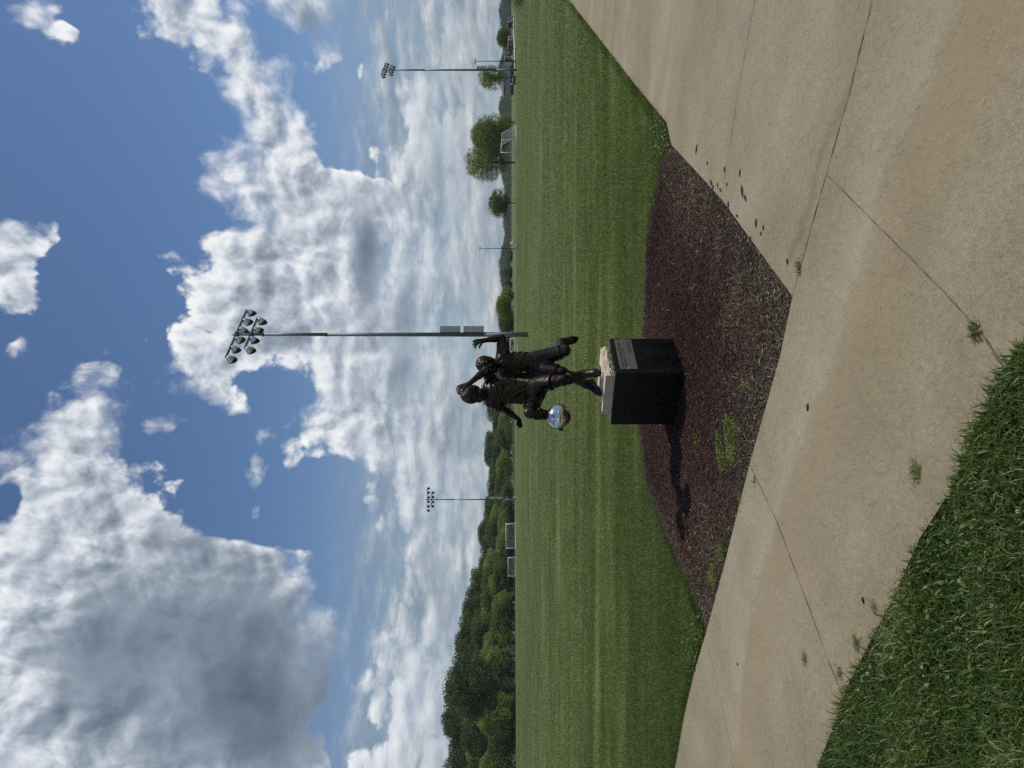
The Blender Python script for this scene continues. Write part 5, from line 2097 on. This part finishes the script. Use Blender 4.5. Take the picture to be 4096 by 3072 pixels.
# ---------------- cars
def car(name, paint, label, loc, yaw_, tall=1.0, scale=1.0):
    root = empty(name, loc, yaw_, label, 'car', 'cars parked beyond the field')
    root.scale = (scale,) * 3
    L, Wd = 4.6, 1.80
    # side profile (x forward, z up), swept across the width with a tuck-in above the belt
    low = [(-2.25, .34), (-2.30, .62), (-2.22, .92), (-1.9, .98), (1.0, .95), (1.95, .84), (2.22, .70), (2.30, .45), (2.22, .30)]
    m = MB()
    vs, fs = [], []
    n = len(low)
    for yy, k in ((-Wd / 2, .985), (-Wd / 2 + .06, 1.0), (Wd / 2 - .06, 1.0), (Wd / 2, .985)):
        for x, z in low: vs.append((x * k, yy, z * k + .01))
    for i in range(3):
        for j in range(n):
            j2 = (j + 1) % n
            fs.append((i * n + j, i * n + j2, (i + 1) * n + j2, (i + 1) * n + j))
    fs += [tuple(range(n - 1, -1, -1)), tuple(range(3 * n, 4 * n))]
    m.add(vs, fs)
    body_ = m.build('body', paint, root, bevel=.05)
    ht = .95 + .52 * tall
    cab = [(-2.0, .96), (-1.75, ht - .05), (-1.3, ht + .02), (.05, ht), (.95, .96)]
    m = MB()
    vs = []
    for yy, ins in ((-1, 0), (1, 0)):
        for x, z in cab: vs.append((x, yy * (Wd / 2 - .08 - .18 * (z - .96) / (ht - .96)), z))
    n = len(cab)
    fs = [(j, (j + 1) % n, (j + 1) % n + n, j + n) for j in range(n)] + [tuple(range(n - 1, -1, -1)), tuple(range(n, 2 * n))]
    m.add(vs, fs)
    m.build('cabin', paint, root, bevel=.05)
    for s in (-1, 1):
        for xa, xb, xc, xd in ((-1.62, -1.42, -.55, -.55), (-.45, -.45, .02, .68)):
            z0, z1 = 1.02, ht - .10
            yo = lambda z: s * (Wd / 2 - .08 - .18 * (z - .96) / (ht - .96) + .012)
            m = MB()
            q = [(xa, yo(z0), z0), (xd, yo(z0), z0), (xc, yo(z1), z1), (xb, yo(z1), z1)]
            m.add(q + [(a, b * .97, c_) for a, b, c_ in q], [(0, 1, 2, 3), (7, 6, 5, 4), (0, 4, 5, 1), (1, 5, 6, 2), (2, 6, 7, 3), (3, 7, 4, 0)])
            m.build('window', M_GLASS, root)
    for (xa, za), (xb, zb), nm_ in (((.93, 1.0), (.12, ht - .06), 'windscreen'), ((-1.99, 1.02), (-1.78, ht - .10), 'rear_window')):
        sgn = 1 if xa > 0 else -1
        m = MB()
        q = [(xa + sgn * .015, -.70, za), (xa + sgn * .015, .70, za), (xb + sgn * .03, .58, zb), (xb + sgn * .03, -.58, zb)]
        m.add(q + [(a - sgn * .05, b, c_) for a, b, c_ in q], [(0, 1, 2, 3), (7, 6, 5, 4), (0, 4, 5, 1), (1, 5, 6, 2), (2, 6, 7, 3), (3, 7, 4, 0)])
        m.build(nm_, M_GLASS, root)
    for x in (-1.42, 1.42):
        for s in (-1, 1):
            R = Matrix.Translation((x, s * (Wd / 2 - .10), .33)) @ Matrix.Rotation(math.radians(90), 4, 'X')
            m = MB()
            m.lathe([(.0, -.11), (.22, -.11), (.33, -.09), (.33, .09), (.22, .11), (0, .11)], R, 16)
            wh = m.build('wheel', M_TYRE, root, True)
            m = MB()
            m.lathe([(.0, -.118), (.20, -.118), (.20, .118), (0, .118)], R, 12)
            m.build('rim', M_GALV, wh)
    for s in (-1, 1):
        m = MB()
        m.box((2.24, s * .66, .66), (.10, .34, .14))
        m.build('headlight', M_BOX, root, bevel=.02)
        m = MB()
        m.box((-2.25, s * .70, .80), (.08, .26, .16))
        m.build('taillight', simple_tail, root, bevel=.02)
    return root


simple_tail = simple_mat('tail lamp red', (.25, .012, .010), .3)
car('parked_car', car_paint('maroon paint', (.075, .010, .016)), 'maroon car at the far right by the pale gravel', gpos(98, 212), math.radians(58), 1.35)
car('parked_car', car_paint('silver paint', (.34, .35, .36)), 'light grey car mostly hidden beside the maroon car', gpos(80, 222), math.radians(66), 1.1)
car('parked_car', car_paint('pale blue grey paint', (.22, .26, .31)), 'pale blue grey car low behind the rise, left of the large right goal', gpos(646, 296), math.radians(10))


def cart():
    p = gpos(320, 121)
    root = empty('equipment_cart', p, .3, 'low red cart under the small tree by the pavilion', 'cart')
    m = MB()
    m.box((0, 0, .34), (1.15, .7, .36))
    m.build('tub', simple_mat('red paint', (.20, .018, .018), .5), root, bevel=.04)
    m = MB()
    m.tube([(-.55, -.33, .58), (.55, -.33, .58), (.55, .33, .58), (-.55, .33, .58), (-.55, -.33, .58)], .03, 6)
    m.build('rail', M_WHITE, root)
    for x in (-.4, .4):
        for s in (-.33, .33):
            m = MB()
            m.lathe([(0, -.05), (.16, -.05), (.16, .05), (0, .05)], Matrix.Translation((x, s, .14)) @ Matrix.Rotation(math.radians(90), 4, 'X'), 12)
            m.build('wheel', M_TYRE, root)


cart()

# ---------------- pale gravel by the pavilion and the far track
def ground_patch(name, outline, lift, mat, label):
    me_pts = [(x, y, float(gz(y, x)) + SINK + lift) for x, y in outline]
    n = len(me_pts)
    o = mesh_np(name, me_pts, [tuple(range(n))], mat=mat)
    bm_ = bmesh.new()
    bm_.from_mesh(o.data)
    if bm_.faces[:][0].normal.z < 0: bmesh.ops.reverse_faces(bm_, faces=bm_.faces[:])
    bmesh.ops.triangulate(bm_, faces=bm_.faces[:])
    bm_.to_mesh(o.data)
    bm_.free()
    return tag(o, label, kind='structure')


def gstrip(name, pts, half, lift, mat, label):
    vs, fs = [], []
    for i, (x, y) in enumerate(pts):
        for q in (-half, half): vs.append((x, y + q, float(gz(y + q, x)) + SINK + lift))
        if i: fs.append((2 * i - 2, 2 * i, 2 * i + 1, 2 * i - 1))
    o = mesh_np(name, vs, fs, mat=mat)
    return tag(o, label, kind='structure')


gstrip('gravel_path', [((1536 - y_) / F * d_, d_) for y_, d_ in ((60, 205), (100, 196), (140, 186), (180, 176), (215, 160), (240, 140))], 6.5, .10, M_SOILPATH, 'pale gravel drive running past the pavilion')
gstrip('gravel_track', [((1536 - y_) / F * d_, d_) for y_, d_ in ((960, 330), (1080, 310), (1200, 300), (1320, 290), (1450, 285))], 7, .35, M_SOILPATH, 'pale track across the far meadow')

# ---------------- trees
M_BARK = simple_mat('bark', (.060, .048, .038), .95, 0, var=.35, vscale=8, bump=.5, bscale=14)
LEAF = {
    'dark': tone_material('dark leaves', [(0, (0.0252, 0.0445, 0.0118)), (.5, (0.0554, 0.0874, 0.0235)), (1, (0.1100, 0.1529, 0.0470))], .6, .26, .35),
    'mid': tone_material('mid leaves', [(0, (0.0422, 0.0678, 0.0141)), (.5, (0.0924, 0.1364, 0.0282)), (1, (0.1646, 0.2147, 0.0598))], .6, .28, .35),
    'olive': tone_material('olive leaves', [(0, (0.093, 0.119, 0.027)), (.5, (0.197, 0.234, 0.057)), (1, (0.313, 0.351, 0.113))], .6, .28, .35),
    'bright': tone_material('bright leaves', [(0, (0.075, 0.104, 0.016)), (.5, (0.158, 0.201, 0.035)), (1, (0.247, 0.296, 0.072))], .6, .30, .35),
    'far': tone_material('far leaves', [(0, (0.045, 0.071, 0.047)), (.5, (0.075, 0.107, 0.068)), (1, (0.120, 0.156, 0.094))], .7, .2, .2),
}


def leaf_cloud(lobes, per_m2, size, seed, gap=.25):
    """lobes: (x, y, z, rx, ry, rz). Leaf clumps spread through each lobe, thicker near its skin, with gaps"""
    g_ = np.random.default_rng(seed)
    P, S, T_ = [], [], []
    for (x, y, z, rx, ry, rz) in lobes:
        area = 4 * math.pi * ((rx * ry) ** 1.6 / 3 + (rx * rz) ** 1.6 / 3 + (ry * rz) ** 1.6 / 3) ** (1 / 1.6)
        n = max(12, int(area * per_m2))
        v = g_.normal(0, 1, (n, 3))
        v /= np.linalg.norm(v, axis=1)[:, None]
        r = np.clip(g_.normal(.90, .16, n), .25, 1.22)
        q = v * r[:, None] * np.array((rx, ry, rz)) + np.array((x, y, z))
        nz = np.sin(q[:, 0] * 2.3 / size * .35 + x) + np.sin(q[:, 1] * 2.7 / size * .35 + y) + np.sin(q[:, 2] * 2.9 / size * .35 + z)
        keep = nz > -3 + 3.2 * gap * g_.uniform(.6, 1.6, n) * 1.2
        q = q[keep]
        P.append(q)
        S.append(g_.uniform(.55, 1.3, len(q)) * size)
        T_.append(np.clip(g_.normal(.46 + g_.uniform(-.16, .16), .15, len(q)), 0, 1))
    P, S, T_ = np.concatenate(P), np.concatenate(S), np.concatenate(T_)
    n = len(P)
    a = g_.normal(0, 1, (n, 3))
    a /= np.linalg.norm(a, axis=1)[:, None]
    b = np.cross(a, g_.normal(0, 1, (n, 3)))
    b /= np.linalg.norm(b, axis=1)[:, None]
    V_ = np.stack([P - a * (S * .6)[:, None], P - b * (S * .34)[:, None] + a * (S * .05)[:, None], P + a * (S * .6)[:, None], P + b * (S * .34)[:, None] - a * (S * .05)[:, None]], 1).reshape(-1, 3)
    return V_, np.arange(n * 4).reshape(-1, 4), T_


def limbs(h, base_h, lobes, r0, seed):
    r = random.Random(seed)
    m = MB()
    lean = Vector((r.uniform(-.04, .04) * h, r.uniform(-.04, .04) * h, 0))
    top = Vector((0, 0, h * .80)) + lean
    m.tube([Vector((0, 0, -.3)), Vector((0, 0, .15)), lean * .3 + Vector((0, 0, h * .3)), lean * .7 + Vector((0, 0, h * .58)), top], [r0 * 1.35, r0, r0 * .8, r0 * .5, r0 * .12], 8)
    for (x, y, z, *_r) in lobes:
        z0 = max(base_h * .8, min(z - .25 * h, h * .6)) * r.uniform(.85, 1.05)
        s = lean * (z0 / h) + Vector((0, 0, z0))
        e = Vector((x, y, z))
        md = (s + e) / 2 + Vector((r.uniform(-.05, .05) * h, r.uniform(-.05, .05) * h, -.02 * h))
        m.tube([s, md, e], [r0 * .36, r0 * .22, r0 * .07], 5)
    return m


def tree(name, loc, h, w, base_h, n_lobes, leaf, size, dens, seed, label, cat='tree', group=None, r0=None, gap=.25, shape=1.0, lobe_r=.30, bottom=.35):
    """trunk with limbs and a crown of leaf clumps; w is the width of the crown"""
    r = random.Random(seed)
    root = empty(name, loc, r.uniform(0, 6.28), label, cat, group)
    lobes = []
    ch = h - base_h
    for i in range(n_lobes):
        t_ = ((i + r.uniform(.1, .9)) / n_lobes) ** .85
        env = bottom + (1 - bottom) * (t_ / .42) ** .7 if t_ < .42 else math.sqrt(max(.06, 1 - ((t_ - .42) / .66) ** 2))
        a = i * 2.4 + r.uniform(-.5, .5)
        lr = w * lobe_r * r.uniform(.75, 1.2) * (.75 + .35 * env)
        rad = max(0, w / 2 * env - lr * .6) * r.uniform(.55, 1.05)
        lobes.append((rad * math.cos(a), rad * math.sin(a), base_h + lr * .45 + (ch - lr * 1.0) * t_, lr, lr, lr * r.uniform(.65, .9)))
    limbs(h, base_h, lobes, r0 or h * .018, seed).build('trunk', M_BARK, root, True)
    V_, F_, T_ = leaf_cloud(lobes, dens, size, seed + 5, gap)
    mesh_np('crown', V_, F_, mat=LEAF[leaf], parent=root, attr={'tone': T_})
    return root


def tree_at(yi, d, v_top, w_px, base_px, *a, **k):
    """height from the photo row of its top, width in photo pixels, trunk height likewise"""
    p = gpos(yi, d)
    h = EYE + (2048 - v_top) / F * d - p.z
    return p, h, w_px / F * d, base_px / F * d


RT = 'single trees beyond the right side of the field'
p, h, w, b = tree_at(309, 115, 1914, 96, 42)
tree('young_tree', p, h, w, b, 16, 'olive', .15, 42, 101, 'open crowned young tree in front of the pavilion', 'tree', RT, gap=.42, lobe_r=.27, bottom=.3)
p, h, w, b = tree_at(151, 232, 1989, 72, 8)
tree('round_tree', p, h, w, b, 16, 'mid', .26, 20, 103, 'rounded green tree behind the brown shed', 'tree', RT, gap=.2)
p, h, w, b = tree_at(550, 150, 1888, 156, 22)
tree('broad_tree', p, h, w, b, 30, 'olive', .20, 40, 105, 'dense olive broad tree standing behind the large right goal', 'tree', RT, gap=.18, lobe_r=.22, bottom=.55)
p, h, w, b = tree_at(650, 152, 1861, 152, 34)
tree('sparse_tree', p, h, w, b, 26, 'olive', .18, 30, 107, 'taller thin leaved tree leaning against the dense olive one', 'tree', RT, gap=.48, lobe_r=.20, bottom=.4)
p, h, w, b = tree_at(488, 156, 1990, 60, 6)
tree('shrubby_tree', p, h, w, b, 10, 'olive', .20, 28, 109, 'low olive tree at the right foot of the dense tree', 'tree', RT, gap=.3)
p, h, w, b = tree_at(812, 124, 1957, 112, 30)
tree('small_tree', p, h, w, b, 15, 'mid', .16, 42, 111, 'small wide tree alone on the far grass left of the big pair', 'tree', RT, gap=.36, lobe_r=.26)
p, h, w, b = tree_at(1226, 176, 1988, 92, 16)
tree('bright_tree', p, h, w, b, 16, 'bright', .22, 26, 113, 'bright green round tree to the right of the main light pole', 'tree', RT, gap=.2, shape=.9)
p, h, w, b = tree_at(1288, 196, 1998, 116, 4)
tree('bright_tree', p, h, w, b, 13, 'mid', .22, 28, 114, 'duller green tree touching the left of the bright round tree', 'tree', RT, gap=.2)
p, h, w, b = tree_at(1372, 210, 2006, 70, 4)
tree('dark_shrub', p, h, w, b, 11, 'dark', .24, 26, 115, 'dark leafy tree seen under the raised arm of the second boy', 'tree', RT, gap=.15)
p, h, w, b = tree_at(1440, 215, 2000, 80, 4)
tree('dark_shrub', p, h, w, b, 11, 'mid', .24, 26, 116, 'green tree mostly hidden behind the second bronze boy', 'tree', RT, gap=.15)
p, h, w, b = tree_at(1180, 182, 2008, 70, 3)
tree('far_tree', p, h, w, b, 10, 'olive', .24, 22, 131, 'low olive tree touching the right of the bright round tree', 'tree', RT, gap=.25)
p = gpos(3, 60)
tree('roadside_bush', p, 1.0, 1.7, .05, 8, 'mid', .085, 40, 117, 'small dark bush at the right rim of the field', 'bush', gap=.1)
for k_, (yi, v, w_, d_) in enumerate(((1090, 2014, 64, 300), (1140, 2018, 50, 290), (1020, 2030, 50, 300))):
    p, h, w, b = tree_at(yi, d_, v, w_, 3)
    tree('far_tree', p, h, w, b, 9, ('mid', 'dark', 'mid')[k_], .45, 8.0, 120 + k_, ('rounded far tree midway between the lone lamp and the bright tree', 'dark far tree close to the right of the bright tree', 'low far tree just left of the lone lamp post')[k_], 'tree', RT, gap=.15)

# the woods on the left: outline of the tops in photo pixels
SKYLINE = [(1500, 1985), (1560, 1940), (1598, 1908), (1625, 1920), (1650, 1968), (1692, 1972), (1734, 1953), (1789, 1936), (1819, 1936), (1861, 1938), (1890, 1953), (1945, 1953), (1987, 1949), (2030, 1938), (2055, 1932), (2093, 1911),
           (2118, 1902), (2148, 1919), (2182, 1924), (2220, 1919), (2274, 1907), (2312, 1886), (2329, 1869), (2379, 1866), (2418, 1854), (2468, 1841), (2547, 1829), (2607, 1821), (2671, 1806), (2721, 1784), (2795, 1768), (2845, 1772),
           (2894, 1772), (2944, 1786), (3018, 1788), (3072, 1790), (3300, 1800)]


def sky_v(y): return float(np.interp(y, [q[0] for q in SKYLINE], [q[1] for q in SKYLINE]))


protos = {}
ORD = ['first', 'second', 'third', 'fourth', 'fifth', 'sixth', 'seventh', 'eighth', 'ninth', 'tenth', 'eleventh', 'twelfth', 'thirteenth', 'fourteenth', 'fifteenth', 'sixteenth', 'seventeenth', 'eighteenth', 'nineteenth', 'twentieth', 'twenty-first', 'twenty-second', 'twenty-third', 'twenty-fourth', 'twenty-fifth', 'twenty-sixth', 'twenty-seventh', 'twenty-eighth']
KINDS_ = [('dark', 16, 10.5, 2.2, 34, .2), ('dark', 16, 9.0, 3.0, 30, .24), ('mid', 16, 10.0, 1.6, 32, .2), ('olive', 16, 10.0, 1.4, 30, .2), ('mid', 16, 8.5, 1.2, 28, .24)]


def forest_tree(kind, x, d, h, wide, rot, label, group, zoff=0):
    lf, H_, W_, B_, nl, gp = KINDS_[kind]
    if kind not in protos:
        protos[kind] = tree('forest_tree', (0, 0, 0), H_, W_, B_, nl, lf, .34, 12.0, 300 + kind * 7, 'x', 'tree', gap=gp, lobe_r=.21, bottom=.62, shape=.95)
        o = protos[kind]
    else:
        o = copy_tree(protos[kind])
    o.location = (x, d, float(gz(d, x)) + zoff)
    s = h / H_
    o.scale = (s * wide, s * wide, s)
    o.rotation_euler = (0, 0, rot)
    tag(o, label, 'tree', group)


rf = random.Random(12)
LOOK = ['dark crowned', 'dark open', 'mid green', 'olive', 'fresh green']
rows = (('back', 27, 3110, 1520, 0.0, 1.0, [0, 1, 0, 2, 0, 1, 2]), ('middle', 23, 3080, 1700, -13, .78, [2, 3, 0, 2, 3, 4]), ('front', 19, 3060, 1990, -22, .50, [3, 2, 4, 3]))
for rn, cnt, ya, yb, off, frac, ks in rows:
    for i in range(cnt):
        t_ = (i + rf.uniform(-.22, .22)) / (cnt - 1)
        yi = ya + (yb - ya) * t_ ** 1.0
        Xs = (1536 - yi) / F
        # the wood's edge runs from (-97, 180) to (-17, 300)
        tt = (-97 - 180 * Xs) / (120 * Xs - 80)
        d = 180 + 120 * tt + off * (1 if rn != 'back' else 1) + rf.uniform(-3, 3)
        d = max(d, 128)
        x = Xs * d
        zt = EYE + (2048 - sky_v(yi)) / F * d
        h = (zt - float(gz(d, x))) * frac * (rf.uniform(.96, 1.03) if rn == 'back' else rf.uniform(.80, 1.12))
        kd = ks[i % len(ks)]
        if rn == 'back' and 2650 < yi < 2960: kd = 0
        lb = f'{LOOK[kd]} woodland tree, {ORD[i]} from the left of the {rn} row'
        forest_tree(kd, x, d, h, rf.uniform(118, 160) / F * d / (KINDS_[kd][2] * h / 16) * (1.0 if rn != 'front' else .85), rf.uniform(0, 6.28), lb, f'trees in the {rn} row of the left woods')
# the big oak at the left with its pale trunk showing
p = gpos(2745, 158)
tree('oak_tree', p, 15.5, 14, 4.4, 30, 'dark', .30, 14.0, 401, 'big oak with a pale forked trunk at the edge of the left woods', 'tree', r0=.42, gap=.32, lobe_r=.19, bottom=.45)

# low growth filling the foot of the woods
gg = np.random.default_rng(77)
lob = []
for i in range(130):
    yi = gg.uniform(1560, 3150)
    Xs = (1536 - yi) / F
    tt = (-97 - 180 * Xs) / (120 * Xs - 80)
    d = 180 + 120 * tt + gg.uniform(-26, 10)
    d = max(d, 126)
    r_ = gg.uniform(1.0, 2.3)
    lob.append((Xs * d, d, float(gz(d, Xs * d)) + r_ * .55, r_ * 1.3, r_ * 1.2, r_))
V_, F_, T_ = leaf_cloud(lob, 7, .28, 78, .15)
und = mesh_np('undergrowth', V_, F_, mat=LEAF['mid'], attr={'tone': T_})
tag(und, 'leafy undergrowth along the foot of the left woods', kind='stuff')

# distant wooded skyline, one mass
lob = []
for i in range(620):
    yi = gg.uniform(-700, 1760)
    d = gg.uniform(640, 980)
    Xs = (1536 - yi) / F
    hh = 9.5 + 2.5 * math.sin(yi * .012 + 1) + 2.0 * math.sin(yi * .031) + (3.0 if 300 < yi < 470 else 0)
    r_ = gg.uniform(4.0, 6.5)
    z = float(gz(d, Xs * d)) + gg.uniform(.05, 1.0) * (hh * d / 850 - r_ * .8) + r_ * .2
    lob.append((Xs * d, d, z, r_ * 1.7, r_ * 1.5, r_ * .85))
V_, F_, T_ = leaf_cloud(lob, .9, 1.25, 79, .12)
far_w = mesh_np('distant_woodland', V_, F_, mat=LEAF['far'], attr={'tone': T_})
tag(far_w, 'hazy blue green woods along the whole skyline', kind='stuff')

# tall dry grass on the bank before the woods and in the far meadow
n = 26000
yi = np.concatenate([gg.uniform(1620, 1990, n // 2), gg.uniform(330, 1500, n // 2)])
d = np.concatenate([gg.uniform(190, 225, n // 2), gg.uniform(420, 470, n // 2)])
x = (1536 - yi) / F * d
tall = np.concatenate([gg.uniform(.35, .75, n // 2), gg.uniform(.6, 1.5, n // 2)]) * (.75 + .35 * np.sin(x * .35) * np.sin(d * .2))
V_, F_, T_ = blades(x, d, gz(d, x) + SINK, tall, np.where(d > 300, .30, .12), np.abs(gg.normal(.3, .2, n)), gg.uniform(.0, .75, n), gg)
tg = mesh_np('tall_dry_grass', V_, F_, mat=M_STRAW, attr={'tone': T_})
tag(tg, 'tall dry tan grass on the bank before the woods and far meadow', kind='stuff')
# ================================================================= the air between here and the skyline
hm = bpy.data.materials.new('haze')
hm.use_nodes = True
ht = NT(hm.node_tree)
for nd in list(ht.n): ht.n.remove(nd)
pv = ht.new('ShaderNodeVolumePrincipled')
pv.inputs['Color'].default_value = (.80, .86, .93, 1)
pv.inputs['Density'].default_value = .00013
pv.inputs['Anisotropy'].default_value = .2
ho = ht.new('ShaderNodeOutputMaterial')
ht.l.new(pv.outputs[0], ho.inputs['Volume'])
hb = MB()
hb.box((0, 510, 12), (2600, 1180, 28))
haze = hb.build('haze', hm)
tag(haze, 'thin pale summer haze over the field and far woods', kind='stuff')
